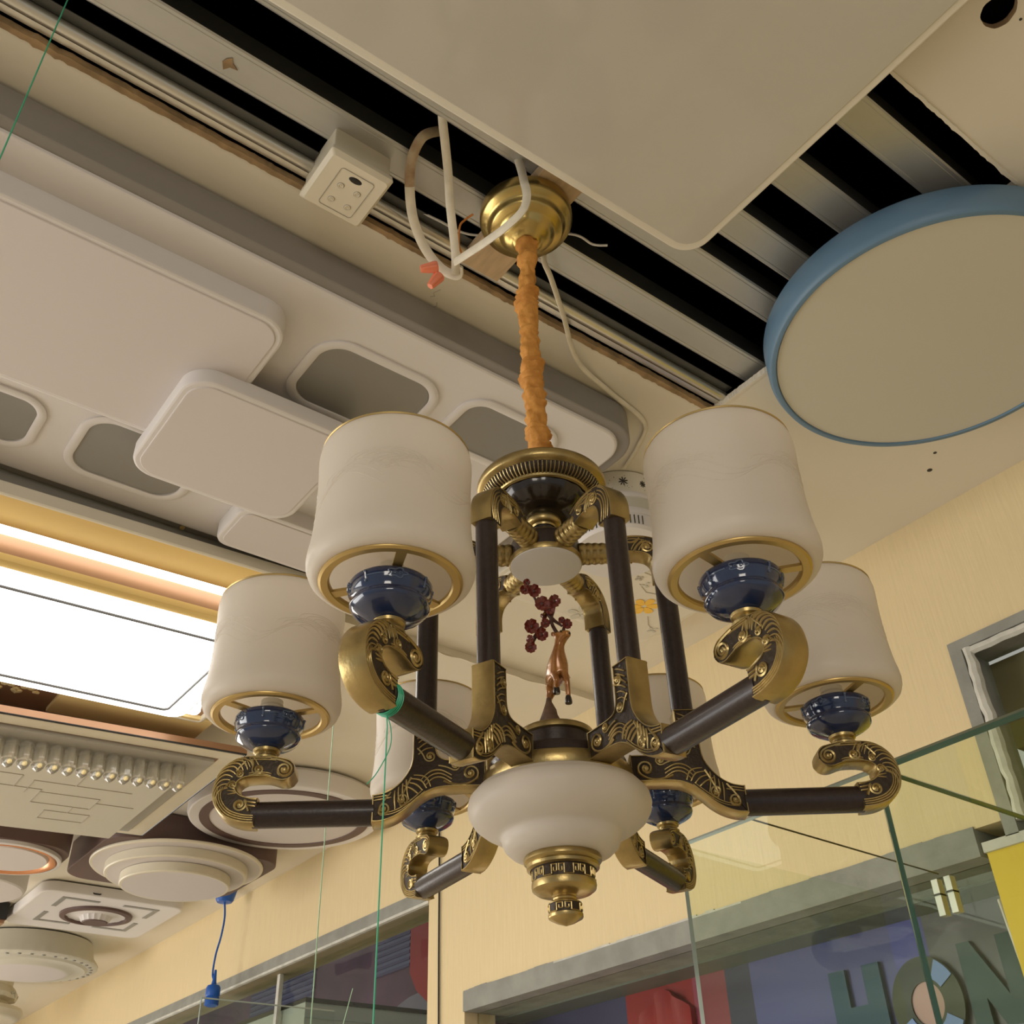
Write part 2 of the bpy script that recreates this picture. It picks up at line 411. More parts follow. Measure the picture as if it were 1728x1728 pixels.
# ------------------------------------------------------------------ steel studs in the opening
studs = [(.381, .442, 'top most of the steel studs, farthest from the chandelier'),
         (.519, .580, 'second steel stud below the cut ceiling edge, running behind the blue rimmed lamp'),
         (.645, .705, 'third steel stud, between the white panel corner and the blue rimmed lamp'),
         (.747, .802, 'galvanised steel stud passing along the long edge of the white panel lamp'),
         (.880, .941, 'pale steel stud with a torn brown scrap on it, just behind the brass canopy')]
for i, (y0, y1, lb) in enumerate(studs):
    mb = MB(); z0 = H+.028; x0, x1 = OX0-.02, OX1+.02
    L = 60
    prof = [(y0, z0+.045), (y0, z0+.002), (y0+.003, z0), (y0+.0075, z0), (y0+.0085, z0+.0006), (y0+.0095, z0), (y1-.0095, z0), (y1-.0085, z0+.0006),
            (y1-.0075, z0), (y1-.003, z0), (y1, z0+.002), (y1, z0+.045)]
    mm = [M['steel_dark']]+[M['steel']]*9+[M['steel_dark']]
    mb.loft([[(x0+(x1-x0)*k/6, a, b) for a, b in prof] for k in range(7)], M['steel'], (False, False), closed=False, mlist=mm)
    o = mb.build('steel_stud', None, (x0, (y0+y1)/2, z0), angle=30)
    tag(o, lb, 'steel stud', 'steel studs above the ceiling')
mb = MB(); z0 = H+.004
mb.tube([(OX0, .992, H+.018), (OX1, .992, H+.018)], .0105, M['roll'], 20)
mb.box(OX0, OX1, 1.002, 1.014, H+.012, H+.02, M['roll'])
mb.box(OX0, OX1, .966, .983, H+.024, H+.026, M['steel_dark'])
tag(mb.build('metal_edge_channel', None, (OX0, .99, H)), 'shiny rounded metal channel along the torn brown edge of the ceiling opening', 'metal channel')
# scrap of torn tape on the pale stud
mb = MB(); c = Vector((.209, .911, H+.0262))
ol = [(0, .013), (.007, .004), (.018, .002), (.008, -.004), (.004, -.012), (-.003, -.006), (-.006, .002)]
mb.add([(c.x+a, c.y+b, c.z) for a, b in ol]+[(c.x+a, c.y+b, c.z+.0012) for a, b in ol],
       [tuple(range(7)), tuple(range(13, 6, -1))]+[(k, (k+1) % 7, (k+1) % 7+7, k+7) for k in range(7)], M['paper_edge'])
tag(mb.build('paper_scrap', None, tuple(c), flat=True), 'torn brown paper scrap stuck on the pale steel stud', 'paper scrap')
# wood board carrying the canopy
mb = MB(); mb.box(.695, .775, .735, 1.004, H+.004, H+.026, M['woodblock'])
tag(mb.build('wood_block', None, (.735, .87, H), bevel=.001), 'short raw wood board bridging the opening above the brass canopy', 'wood block')

# ------------------------------------------------------------------ receiver box
t = thing('wall_switch_box', 'cream plastic box with four buttons and a black oval window fixed under the steel stud', 'control box', (.445, .963, 2.832))
mb = MB(); off = (.445, .963, 2.832)
mb.loft([[(a, b, 2.900) for a, b in rrect(.394, .494, .912, 1.012, .003, 3)], [(a, b, 2.851) for a, b in rrect(.394, .494, .912, 1.012, .003, 3)]], M['cream_plastic'])
mb.build('back_box', t, off)
mb = MB()
mb.loft([[(a, b, 2.850) for a, b in rrect(.390, .498, .908, 1.018, .004, 4)], [(a, b, 2.840) for a, b in rrect(.389, .499, .907, 1.019, .004, 4)],
         [(a, b, 2.832) for a, b in rrect(.395, .493, .913, 1.013, .006, 4)]], M['cream_plastic'])
ringslab(mb, .4165, .4765, .9255, 1.006, .0011, 2.8312, 2.833, .006, M['grey_glass'])
mb.build('face_plate', t, off)
mb = MB(); mb.ball((.4468, .9370, 2.8322), .0095, M['black'], 20, 8, (1.25, .62, .08)); mb.build('sensor_window', t, off)
for bx, by in ((.4321, .9575), (.4615, .9575), (.4321, .9885), (.4615, .9885)):
    mb = MB(); mb.lathe([(.0001, -.0012), (.0018, -.0012), (.002, -.0004), (.003, -.0004), (.0034, -.0014), (.0044, -.0014), (.005, 0)], (bx, by, 2.832), M['cream_plastic'], 24)
    mb.lathe([(.0046, -.0002), (.0054, -.0005), (.0057, 0)], (bx, by, 2.832), M['grey_glass'], 24)
    mb.build('button', t, off)

# ------------------------------------------------------------------ loose cables
def cable(name, pts, r, m, label, cat='cable', seg=10, flat=None, n=8, group=None, upv=None, stain=0):
    mb = MB(); P = bez(pts, n); mb.tube(P, r, m, seg, flat=flat, upv=upv)
    if stain:
        k = mb.mi(M['cable_stain'])
        for i in range(seg*stain): mb.m[i] = k
    return tag(mb.build(name, None, tuple(P[0])), label, cat, group)
VU = (-.45, -.55, -.7)
cable('flat_cable', [(.540, .840, 2.93), (.513, .850, 2.900), (.518, .890, 2.877), (.554, .9436, 2.855), (.592, .9764, 2.84), (.6258, .991, 2.825), (.654, .991, 2.81), (.672, .978, 2.80), (.6635, .962, 2.803)], .0085,
      M['cable'], 'thick ivory cable looping down over the stud, stained brown at its top', flat=.4, upv=VU, stain=20)
cable('flat_cable', [(.50, .775, 2.915), (.5225, .8046, 2.90), (.5438, .8293, 2.89), (.5727, .8634, 2.875), (.6043, .9028, 2.85), (.6374, .9389, 2.82), (.6532, .9584, 2.805), (.664, .976, 2.795)], .0075, M['cable'],
      'ivory cable hanging beside the white panel edge down to the wire nuts', flat=.4, upv=VU)
cable('flat_cable', [(.662, .792, 2.90), (.6656, .7891, 2.87), (.666, .7852, 2.84), (.6675, .7818, 2.80), (.6643, .7901, 2.77), (.6565, .8219, 2.758), (.6513, .870, 2.765), (.6493, .9166, 2.78), (.6491, .955, 2.795)], .0072, M['cable'],
      'ivory cable crossing in front of the brass canopy to the wire nuts', flat=.4, upv=VU)
cable('white_cable', [(.80, .895, 2.885), (.8053, .9074, 2.86), (.832, .9219, 2.845), (.9029, .9755, 2.845), (1.012, 1.0623, 2.855), (1.128, 1.098, 2.862), (1.250, 1.128, 2.8645), (1.292, 1.19, 2.8645), (1.322, 1.27, 2.8645)], .0052, M['cable'],
      'long pale cable leaving the canopy and running across the ceiling to the round filigree lamp', flat=.6)
cable('thin_wire', [(.5749, .9725, 2.899), (.6217, .9648, 2.893), (.6797, .959, 2.893), (.7422, .922, 2.898), (.8275, .8578, 2.898), (.8708, .8493, 2.893), (.8921, .834, 2.890)], .0022,
      M['cable_white'], 'thin white wire lying across the dark opening behind the brass canopy', seg=6)
cable('orange_wire', [(.650, .902, 2.866), (.643, .9157, 2.860), (.6389, .9254, 2.85), (.650, .944, 2.83), (.6565, .9457, 2.81), (.6569, .9583, 2.80)], .0018, M['orange_wire'],
      'orange insulated wire bending from the brass canopy to the splice', 'wire', 6)
def nut(p, d, label):
    p, d = Vector(p), Vector(d).normalized(); mb = MB()
    a = d.orthogonal().normalized(); b = d.cross(a); rings = []
    for s_, r_ in ((0, .0092), (.003, .0096), (.026, .0066), (.029, .0052)):
        rings.append([p+d*s_+(a*math.cos(2*PI*k/24)+b*math.sin(2*PI*k/24))*r_*(1+(.10 if k % 4 < 2 else -.05)*(s_ > .001)) for k in range(24)])
    mb.loft(rings, M['nut'])
    return tag(mb.build('wire_nut', None, tuple(p), angle=20), label, 'wire nut', 'wire nuts on the splice')
nut((.633, .9832, 2.800), (-.0301, .0188, -.010), 'ribbed orange wire nut, upper and left of the pair on the ivory cables')
nut((.6424, .9901, 2.790), (-.0147, .0129, -.030), 'ribbed orange wire nut, lower of the pair on the ivory cables')

# ------------------------------------------------------------------ big white panel overhead
t = thing('panel_lamp', 'large glossy white rectangular panel lamp with rounded corners filling the top of the view', 'ceiling lamp', (.2, .25, 2.82))
off = (.2, .25, 2.82)
RZ = Matrix.Rotation(R(-1.3), 4, 'Z')
def rotate_about(o, c, deg):
    for v in o.data.vertices:
        p = Vector((v.co.x+off[0]-c[0], v.co.y+off[1]-c[1], 0)); p = Matrix.Rotation(R(deg), 3, 'Z') @ p
        v.co.x = p.x+c[0]-off[0]; v.co.y = p.y+c[1]-off[1]
PX0, PX1, PY0, PY1 = -.95, .985, -.45, .744
mb = MB(); slab(mb, PX0, PX1, PY0, PY1, 2.822, 2.838, .045, M['panel_side'], .003)
a = mb.build('housing', t, off)
mb = MB(); slab(mb, PX0+.014, PX1-.014, PY0+.014, PY1-.014, 2.8205, 2.824, .036, M['panel_face'], .001)
b = mb.build('diffuser', t, off)
mb = MB(); slab(mb, PX0+.012, PX1-.03, PY0+.02, PY1-.004, 2.838, 2.866, .03, M['panel_grey'], .001)
c = mb.build('back_frame', t, off)
for q in (a, b, c): rotate_about(q, (.5, .738), -1.1)

# ------------------------------------------------------------------ blue rimmed round lamp
t = thing('round_lamp', 'large round ceiling lamp with cream face and powder blue rim at the right edge', 'ceiling lamp', (1.477, .594, 2.79)); off = (1.477, .594, 2.79)
mb = MB(); c0 = (1.477, .594, 2.79)
mb.lathe([(.285, .078), (.297, .070), (.3045, .06), (.3045, .012), (.300, .001), (.2985, 0), (.291, 0), (.289, .004), (.289, .03)], c0, M['blue'], 128); mb.build('rim', t, off)
mb = MB(); mb.lathe([(.289, .012), (.2885, .003), (.15, .0025), (.0, .0025)], c0, M['disc_cream'], 128, caps=(True, False)); mb.build('diffuser', t, off)

# ------------------------------------------------------------------ long rectangular lamp at left with raised panels
t = thing('rectangular_lamp', 'very large warm white rectangular ceiling lamp with overlapping rounded panels and grey insets', 'ceiling lamp', (.25, 1.53, 2.80)); off = (.25, 1.53, 2.80)
mb = MB(); slab(mb, -.75, 1.235, 1.112, 1.957, 2.800, 2.862, .085, M['grey_trim'], .004)
mb.build('base_frame', t, off)
mb = MB(); slab(mb, -.725, 1.212, 1.135, 1.934, 2.794, 2.802, .07, M['white_plastic'], .006)
mb.build('base_cover', t, off)
def inset(x0, x1, y0, y1, rad=.05):
    mb = MB(); slab(mb, x0, x1, y0, y1, 2.7925, 2.797, rad, M['grey_glass'], .001); a = mb.build('grey_inset', t, off)
    mb = MB(); ringslab(mb, x0-.018, x1+.018, y0-.018, y1+.018, .018, 2.788, 2.797, rad+.015, M['white_plastic']); mb.build('inset_frame', a, (0, 0, 0) if 0 else off)
inset(.568, .802, 1.232, 1.40); inset(.875, 1.075, 1.212, 1.345, .04)
inset(.300, .520, 1.672, 1.852); inset(-.02, .206, 1.702, 1.846, .04); inset(-.42, -.2, 1.24, 1.4)
def raised(x0, x1, y0, y1, z0, z1, rad, nm='raised_panel'):
    mb = MB(); slab(mb, x0, x1, y0, y1, z0, z1, rad, M['white_plastic'], .006)
    a = mb.build(nm, t, off)
    mb = MB(); slab(mb, x0+.013, x1-.013, y0+.013, y1-.013, z0-.002, z0+.002, max(rad-.010, .01), M['pink_face'], .002)
    mb.build('panel_face', a, off)
raised(-.58, .488, 1.205, 1.615, 2.750, 2.794, .055)
raised(.640, 1.08, 1.735, 1.897, 2.755, 2.794, .035)
raised(.378, .722, 1.372, 1.700, 2.718, 2.750, .055)
# risers holding the lowest panel
mb = MB(); mb.box(.50, .66, 1.44, 1.62, 2.75, 2.797, M['white_plastic']); mb.build('spacer', t, off)
mb = MB(); mb.lathe([(.0001, -.004), (.005, -.004), (.006, 0), (.006, .004)], (.585, 1.945, 2.80), M['goldband'], 20, caps=(True, False)); mb.build('cap_screw', t, off)

# ------------------------------------------------------------------ glowing lamp
t = litlamp = thing('lit_lamp', 'switched on rectangular lamp with glowing white diffuser and gold tray', 'ceiling lamp', (.2, 2.4, 2.69)); off = (1.0, 2.4, 2.76)
t.location = off; t.rotation_euler = (0, R(-1.8), 0)
mb = MB()
slab(mb, -.9, 1.05, 1.966, 3.03, 2.775, 2.858, .02, M['white_plastic'], .004, mtop=M['panel_grey'])
mb.build('back_plate', t, off)
mb = MB(); ringslab(mb, -.88, 1.005, 1.922, 2.80, .012, 2.748, 2.776, .02, M['panel_side']); mb.build('outer_lip', t, off)
mb = MB(); slab(mb, -.87, .995, 1.934, 2.045, 2.752, 2.776, .004, M['goldband'], .001); mb.build('gold_tray', t, off)
mb = MB(); slab(mb, -.87, .962, 2.047, 2.088, 2.756, 2.776, .002, M['lamp_white_lit'], .001); mb.build('light_strip', t, off)
mb = MB(); slab(mb, -.87, .962, 2.690, 2.730, 2.738, 2.776, .012, M['lamp_white_lit'], .002); mb.build('light_strip', t, off)
mb = MB(); slab(mb, .921, .962, 2.089, 2.689, 2.750, 2.776, .002, M['lamp_white_lit'], .002); mb.build('light_strip', t, off)
# inner body
mb = MB()
def rg(i, z, x0=-.86, x1=.905, y0=2.092, y1=2.672, rad=.05): return [(a, b, z) for a, b in rrect(x0+i, x1-i, y0+i, y1-i, rad)]
mb.loft([rg(0, 2.776), rg(0, 2.715)], M['coppermirror'], (True, False)); mb.loft([rg(0, 2.715), rg(.002, 2.700), rg(.014, 2.690)], M['goldband'], (False, False))
mb.loft([rg(.014, 2.690), rg(.016, 2.690)], M['coppermirror'], (False, True)); mb.build('gold_body', t, off)
mb = MB(); slab(mb, -.845, .889, 2.108, 2.656, 2.684, 2.691, .04, M['lamp_white_lit'], .002); a = mb.build('glowing_diffuser', t, off)
mb = MB()
ringslab(mb, -.80, .838, 2.172, 2.614, .0050, 2.6785, 2.6845, .02, M['lamp_line']); mb.build('groove', a, off)
# lower tray: gold plate and leaf scroll on a copper brown panel
mb = MB(); slab(mb, -.88, 1.0, 2.72, 3.02, 2.762, 2.776, .006, M['coppermirror'], .001); mb.build('copper_panel', t, off)
mb = MB(); slab(mb, .60, 1.035, 2.775, 2.935, 2.750, 2.763, .003, M['goldbright'], .002); mb.build('gold_plate', t, off)
mb = MB()
def leaf(cx, cy, s, z=2.7605):
    pts = []
    for k in range(24):
        a = 2*PI*k/24
        x = 16*math.sin(a)**3/17; y = (13*math.cos(a)-5*math.cos(2*a)-2*math.cos(3*a)-math.cos(4*a))/17
        pts.append((cx+s*x, cy+s*y))
    mb.loft([[(x, y, z+.002) for x, y in pts], [(cx+(x-cx)*.9, cy+(y-cy)*.9, z-.0015) for x, y in pts], [(cx+(x-cx)*.4, cy+(y-cy)*.4, z-.003) for x, y in pts]], M['goldleaf'])
for k in range(14):
    x = .52-.052*k
    leaf(x, 2.825, .021); leaf(x-.022, 2.863, -.017); leaf(x+.026, 2.845, .011)
mb.build('leaf_scroll', t, off)

# ------------------------------------------------------------------ crystal lamp
t = cryst = thing('crystal_lamp', 'unlit rectangular lamp with copper brown edge, white border and a row of hanging crystals', 'ceiling lamp', (.5, 3.33, 2.70)); off = (1.172, 2.828, 2.722)
t.location = off; t.rotation_euler = (0, R(-3.0), R(-.6))
mb = MB(); slab(mb, -.55, 1.172, 2.828, 3.70, 2.702, 2.722, .004, M['coppermirror'], .001, mtop=M['coppermirror'])
ringslab(mb, -.55, 1.172, 2.828, 3.70, .007, 2.699, 2.703, .004, M['black']); mb.build('edge_frame', t, off)
mb = MB(); slab(mb, .2, .95, 3.15, 3.6, 2.722, 2.838, .01, M['white_plastic'], .001); mb.build('mounting_box', t, off)
mb = MB(); ringslab(mb, -.542, 1.164, 2.836, 3.692, .055, 2.697, 2.703, .004, M['cream_plastic']); mb.build('white_border', t, off)
mb = MB(); slab(mb, -.48, 1.10, 2.90, 3.64, 2.690, 2.702, .003, M['panel_grey'], .001); mb.build('inner_tray', t, off)
mb = MB(); slab(mb, -.47, 1.035, 3.02, 3.63, 2.655, 2.690, .004, M['disc_cream'], .002); pf = mb.build('white_panel', t, off)
mb = MB()
def ln(x0, y0, x1, y1, w=.0016):
    d = Vector((x1-x0, y1-y0)); n = Vector((-d.y, d.x)).normalized()*w
    q = [(x0+n.x, y0+n.y), (x1+n.x, y1+n.y), (x1-n.x, y1-n.y), (x0-n.x, y0-n.y)]
    mb.add([(a, b, 2.6535) for a, b in q]+[(a, b, 2.6552) for a, b in q], [(0, 1, 2, 3), (7, 6, 5, 4), (0, 4, 5, 1), (1, 5, 6, 2), (2, 6, 7, 3), (3, 7, 4, 0)], M['pencil'])
for q in ((.30, 3.14, .62, 3.14), (.42, 3.14, .42, 3.03), (.42, 3.24, .70, 3.24), (.62, 3.14, .62, 3.24), (.66, 3.17, .95, 3.17), (.66, 3.17, .66, 3.28), (.78, 3.17, .78, 3.05),
          (.70, 3.24, .70, 3.36), (.70, 3.36, .88, 3.36), (.88, 3.36, .88, 3.26), (.70, 3.26, .88, 3.26), (.88, 3.30, 1.0, 3.30), (.76, 3.42, .90, 3.42), (.76, 3.42, .76, 3.5), (.76, 3.5, .90, 3.5), (.90, 3.5, .90, 3.42), (.83, 3.36, .83, 3.42)):
    ln(*q)
mb.build('line_pattern', pf, off)
x = -.44; k = 0
while x < 1.04:
    mb = MB()
    rings = []
    for z, r_ in ((2.700, .017), (2.655, .0195), (2.630, .0195), (2.618, .014), (2.610, .004)):
        rings.append([(x+.02+r_*1.0*math.cos(2*PI*q/8+PI/8), 2.975+r_*1.3*math.sin(2*PI*q/8+PI/8), z) for q in range(8)])
    mb.loft(rings, M['crystal'])
    mb.ball((x+.02, 2.958, 2.622), .0075, M['goldleaf'], 8, 6)
    mb.build('crystal_block', t, off, angle=10); x += .040; k += 1

# ------------------------------------------------------------------ round and square lamps at lower left
def round_lamp(c, label, parts, name='round_lamp'):
    t = thing(name, label, 'ceiling lamp', c)
    last = None
    for nm, prof, m in parts:
        mb = MB(); mb.lathe(prof, c, m, 96, caps=(False, False)); last = mb.build(nm, t, c, angle=30)
    return t
round_lamp((1.64, 3.52, 2.79), 'cream drum lamp with a mauve brown ring inset, under the left lamp shade arm',
           [('housing', [(.30, .078), (.345, .072), (.355, .06), (.355, .015), (.350, .003), (.345, 0), (.31, 0)], M['white_plastic']),
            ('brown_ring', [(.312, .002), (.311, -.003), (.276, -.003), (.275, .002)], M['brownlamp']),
            ('diffuser', [(.276, .001), (.26, -.001), (.1, -.002), (0, -.002)], M['pink_face'])])
t = thing('stacked_lamp', 'stacked round lamp of three shrinking cream discs on a rounded square mauve brown base', 'ceiling lamp', (1.48, 4.13, 2.68)); off = (1.48, 4.13, 2.68)
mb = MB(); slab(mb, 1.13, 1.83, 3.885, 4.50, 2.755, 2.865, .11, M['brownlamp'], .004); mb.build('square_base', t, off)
for nm, r0, z0, z1, face in (('lower_disc', .335, 2.745, 2.757, 'pink_face'), ('middle_disc', .275, 2.708, 2.747, 'pink_face'), ('top_disc', .212, 2.670, 2.709, 'pink_face')):
    mb = MB(); mb.lathe([(r0-.01, z1), (r0, z1-.003), (r0, z0+.004), (r0-.004, z0), (r0-.012, z0)], (1.48, 4.13, 0), M['cream_plastic'], 96); 
    mb.lathe([(r0-.012, z0), (0, z0+.0004)], (1.48, 4.13, 0), M[face], 96); mb.build(nm, t, off, angle=30)
t = thing('square_round_lamp', 'mauve brown rounded lamp with a bright copper ring at the left edge', 'ceiling lamp', (.862, 4.22, 2.70)); off = (.862, 4.22, 2.70)
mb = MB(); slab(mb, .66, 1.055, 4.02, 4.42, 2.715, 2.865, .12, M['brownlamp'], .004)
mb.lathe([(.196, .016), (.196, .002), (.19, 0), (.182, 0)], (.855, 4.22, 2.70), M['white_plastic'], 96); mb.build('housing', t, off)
mb = MB(); mb.lathe([(.182, .001), (.176, -.002), (.160, .002), (.148, .010)], (.855, 4.22, 2.70), M['copper'], 96); mb.build('copper_ring', t, off)
mb = MB(); mb.lathe([(.150, .008), (.145, .002), (0, .002)], (.855, 4.22, 2.70), M['pink_face'], 96); mb.build('diffuser', t, off)
round_lamp((.87, 4.83, 2.74), 'plain white disc lamp cut by the left edge, below the copper ringed lamp',
           [('housing', [(.20, .126), (.215, .12), (.218, .02), (.212, .004), (.205, 0)], M['white_plastic']), ('diffuser', [(.206, .001), (.2, 0), (0, 0)], M['pink_face'])])
# square lamp
t = thing('square_lamp', 'white rounded square lamp with grey corner brackets and a dark ringed round centre', 'ceiling lamp', (1.52, 5.27, 2.81)); off = (1.52, 5.27, 2.81)
mb = MB(); slab(mb, 1.19, 1.85, 4.945, 5.60, 2.818, 2.862, .07, M['white_plastic'], .01); mb.build('housing', t, off)
for sx in (-1, 1):
    for sy in (-1, 1):
        mb = MB(); cx, cy = 1.52+sx*.225, 5.24+sy*.225
        o_ = [(0, 0), (-.17, 0), (-.17, -.022), (-.022, -.022), (-.022, -.17), (0, -.17)]
        o_ = [(cx+sx*a, cy+sy*b) for a, b in o_]
        mb.loft([[(a, b, 2.8155) for a, b in o_], [(a, b, 2.819) for a, b in o_]], M['grey_glass']); mb.build('corner_bracket', t, off, flat=True)
mb = MB(); mb.lathe([(.165, .004), (.163, -.008), (.140, -.012), (.136, .004)], (1.525, 5.25, 2.815), M['brownlamp'], 64); mb.build('dark_ring', t, off)
mb = MB(); mb.lathe([(.136, .0), (.10, .002), (.072, -.006), (.060, -.03)], (1.525, 5.25, 2.815), M['white_plastic'], 48, fn=lambda r, z, a: r*(1+.04*math.cos(16*a)))
mb.lathe([(.060, -.03), (.055, -.034), (0, -.034)], (1.525, 5.25, 2.815), M['brownlamp'], 48); mb.build('centre_boss', t, off)
mb = MB(); mb.tube([(1.40, 4.952, 2.835), (1.41, 4.942, 2.828), (1.435, 4.942, 2.828), (1.445, 4.952, 2.835)], .003, M['black'], 6); mb.build('latch', t, off)
# ornate round
t = thing('ornate_round_lamp', 'white ornate round lamp with a scalloped beaded rim beside the wall at lower left', 'ceiling lamp', (1.465, 6.12, 2.74)); off = (1.465, 6.12, 2.74)
mb = MB(); mb.lathe([(.30, .125), (.315, .12), (.335, .05), (.358, .02), (.362, .008), (.352, 0), (.31, -.002), (.30, -.012), (.24, -.016), (.225, -.026), (.21, -.028)], off, M['disc_cream'], 120,
         fn=lambda r, z, a: r*(1+.006*math.cos(36*a)) if r > .345 else r); mb.build('housing', t, off)
mb = MB()
for k in range(36):
    a = 2*PI*k/36; mb.ball((off[0]+.330*math.cos(a), off[1]+.330*math.sin(a), 2.738), .010, M['grey_glass'], 8, 6, (1, 1, .4))
mb.build('beading', t, off)
mb = MB(); mb.lathe([(.212, -.027), (.20, -.030), (0, -.030)], off, M['pink_face'], 96); mb.build('diffuser', t, off)
# carved white lamp beyond it
t = thing('carved_lamp', 'cream carved tiered lamp hanging at the bottom left corner against the wall', 'ceiling lamp', (1.42, 6.95, 2.62)); off = (1.42, 6.95, 2.62)
mb = MB(); mb.lathe([(.20, .25), (.20, .17), (.22, .15), (.24, .12), (.23, .10), (.19, .09), (.20, .07), (.28, .05), (.29, .03), (.27, .0), (.24, -.01), (0, -.01)], off, M['cream_plastic'], 72,
         fn=lambda r, z, a: r*(1+.03*math.cos(12*a)*(z > .06))); mb.build('housing', t, off)
mb = MB()
for k in range(10):
    a = 2*PI*k/10
    P = [(off[0]+(.235+.006*math.sin(j*.8))*math.cos(a+.05*(j-3)), off[1]+(.235+.006*math.sin(j*.8))*math.sin(a+.05*(j-3)), 2.62+.12+.012*math.sin(j*1.1)) for j in range(7)]
    mb.tube(P, .006, M['disc_cream'], 6)
mb.build('carving', t, off)
mb = MB(); mb.box(1.08, 1.17, 5.42, 5.68, 2.79, 2.865, M['black']); mb.box(1.085, 1.165, 5.43, 5.67, 2.775, 2.79, M['coppermirror'])
tag(mb.build('dark_spot_lamp', None, (1.14, 5.55, 2.78)), 'small dark box lamp at the left edge above the ornate round lamp', 'ceiling lamp')

# ------------------------------------------------------------------ filigree drum and floral panel behind the chandelier
t = thing('filigree_lamp', 'white stepped drum lamp with flower cutouts around its collar, behind the chandelier', 'ceiling lamp', (1.385, 1.372, 2.71)); off = (1.385, 1.372, 2.71)
c0 = (1.385, 1.372, 0)
mb = MB(); mb.lathe([(.09, H-.001), (.107, H-.003), (.1075, 2.862), (.102, 2.815), (.1015, 2.81)], c0, M['panel_side'], 96); col = mb.build('collar', t, off)
mb = MB()
def onc(a, z, r_): return Vector((c0[0]+r_*math.cos(a), c0[1]+r_*math.sin(a), z))
def petal(a0, z0, ang, l, w, r_=.1125):
    pts = []
    for k in range(10):
        u = 2*PI*k/10; x = l*.5*(1+math.cos(u)); y = w*math.sin(u)*(.4+.6*(x/l))
        pts.append((x*math.cos(ang)-y*math.sin(ang), x*math.sin(ang)+y*math.cos(ang)))
    def rr(z): return .102+(z-2.815)/(2.862-2.815)*.006
    mb.loft([[onc(a0+p/.111, z0+q, rr(z0+q)-.001) for p, q in pts], [onc(a0+p/.111, z0+q, rr(z0+q)+.0006) for p, q in pts]], M['cut'])
for k in range(14):
    a0 = 2*PI*k/14+.1; big = k % 2
    for j in range(8): petal(a0, 2.840, j*PI/4+.2+.0001, .0115 if big else .0085, .0018, )
    for j in range(7): petal(a0+.12+random.uniform(-.1, .16), 2.84+random.uniform(-.018, .018), 0, .0016, .0008)
mb.build('flower_cutouts', col, off)
mb = MB(); mb.lathe([(.102, 2.813), (.108, 2.812), (.110, 2.806), (.108, 2.800), (.104, 2.799)], c0, M['white_plastic'], 96); mb.build('upper_band', t, off)
mb = MB(); mb.lathe([(.104, 2.80), (.104, 2.766)], c0, M['disc_cream'], 96); mb.build('middle_drum', t, off)
mb = MB(); mb.lathe([(.104, 2.768), (.111, 2.767), (.113, 2.759), (.111, 2.752), (.108, 2.751)], c0, M['white_plastic'], 96); mb.build('lower_band', t, off)
mb = MB(); mb.lathe([(.109, 2.752), (.109, 2.722), (.103, 2.716), (0, 2.715)], c0, M['white_plastic'], 96); ld = mb.build('lower_drum', t, off)
mb = MB()
for k in range(72):
    a = 2*PI*k/72; P = [onc(a, 2.746, .1092), onc(a, 2.724, .1092)]
    if 150 < math.degrees(a) < 260: mb.tube(P, .0014, M['cut'], 5)
mb.build('vent_slots', ld, off)
t = thing('floral_lamp', 'white rectangular lamp printed with grey flowers and one amber flower, behind the chandelier tubes', 'ceiling lamp', (1.6, 1.63, 2.80)); off = (1.6, 1.63, 2.80)
mb = MB(); slab(mb, 1.30, 1.85, 1.492, 1.79, 2.812, 2.866, .035, M['panel_side'], .006); mb.build('housing', t, off)
mb = MB(); slab(mb, 1.315, 1.835, 1.505, 1.775, 2.8095, 2.814, .03, M['ceiling'], .002); fc = mb.build('diffuser', t, off)
def flower(cx, cy, s, m, n=5, z=2.809):
    for j in range(n):
        a = 2*PI*j/n+.4; pts = []
        for k in range(14):
            u = 2*PI*k/14; x = s*(.15+.85*.5*(1+math.cos(u))); y = s*.30*math.sin(u)*(.5+.7*(x/s))
            pts.append((cx+x*math.cos(a)-y*math.sin(a), cy+x*math.sin(a)+y*math.cos(a)))
        mb.loft([[(x, y, z) for x, y in pts], [(x, y, z-.0012) for x, y in pts]], m)
mb = MB(); flower(1.705, 1.625, .040, M['yellowflower'], 6); mb.build('amber_flower', fc, off)
for fl in ((1.59, 1.745, .036, M['disc_cream'], 5), (1.40, 1.56, .03, M['disc_cream']), (1.60, 1.53, .012, M['pencil'], 4), (1.635, 1.545, .014, M['disc_cream'], 3), (1.81, 1.705, .016, M['disc_cream'], 4), (1.74, 1.545, .02, M['disc_cream'])):
    mb = MB(); flower(*fl); mb.build('grey_flower', fc, off)
mb = MB()
for P in ([(1.59, 1.71, 2.809), (1.60, 1.755, 2.809), (1.585, 1.765, 2.809)], [(1.62, 1.55, 2.809), (1.66, 1.57, 2.809), (1.70, 1.56, 2.809)], [(1.75, 1.66, 2.809), (1.78, 1.69, 2.809), (1.80, 1.70, 2.809)]):
    mb.tube(P, .001, M['pencil'], 5)
mb.build('stems', fc, off)

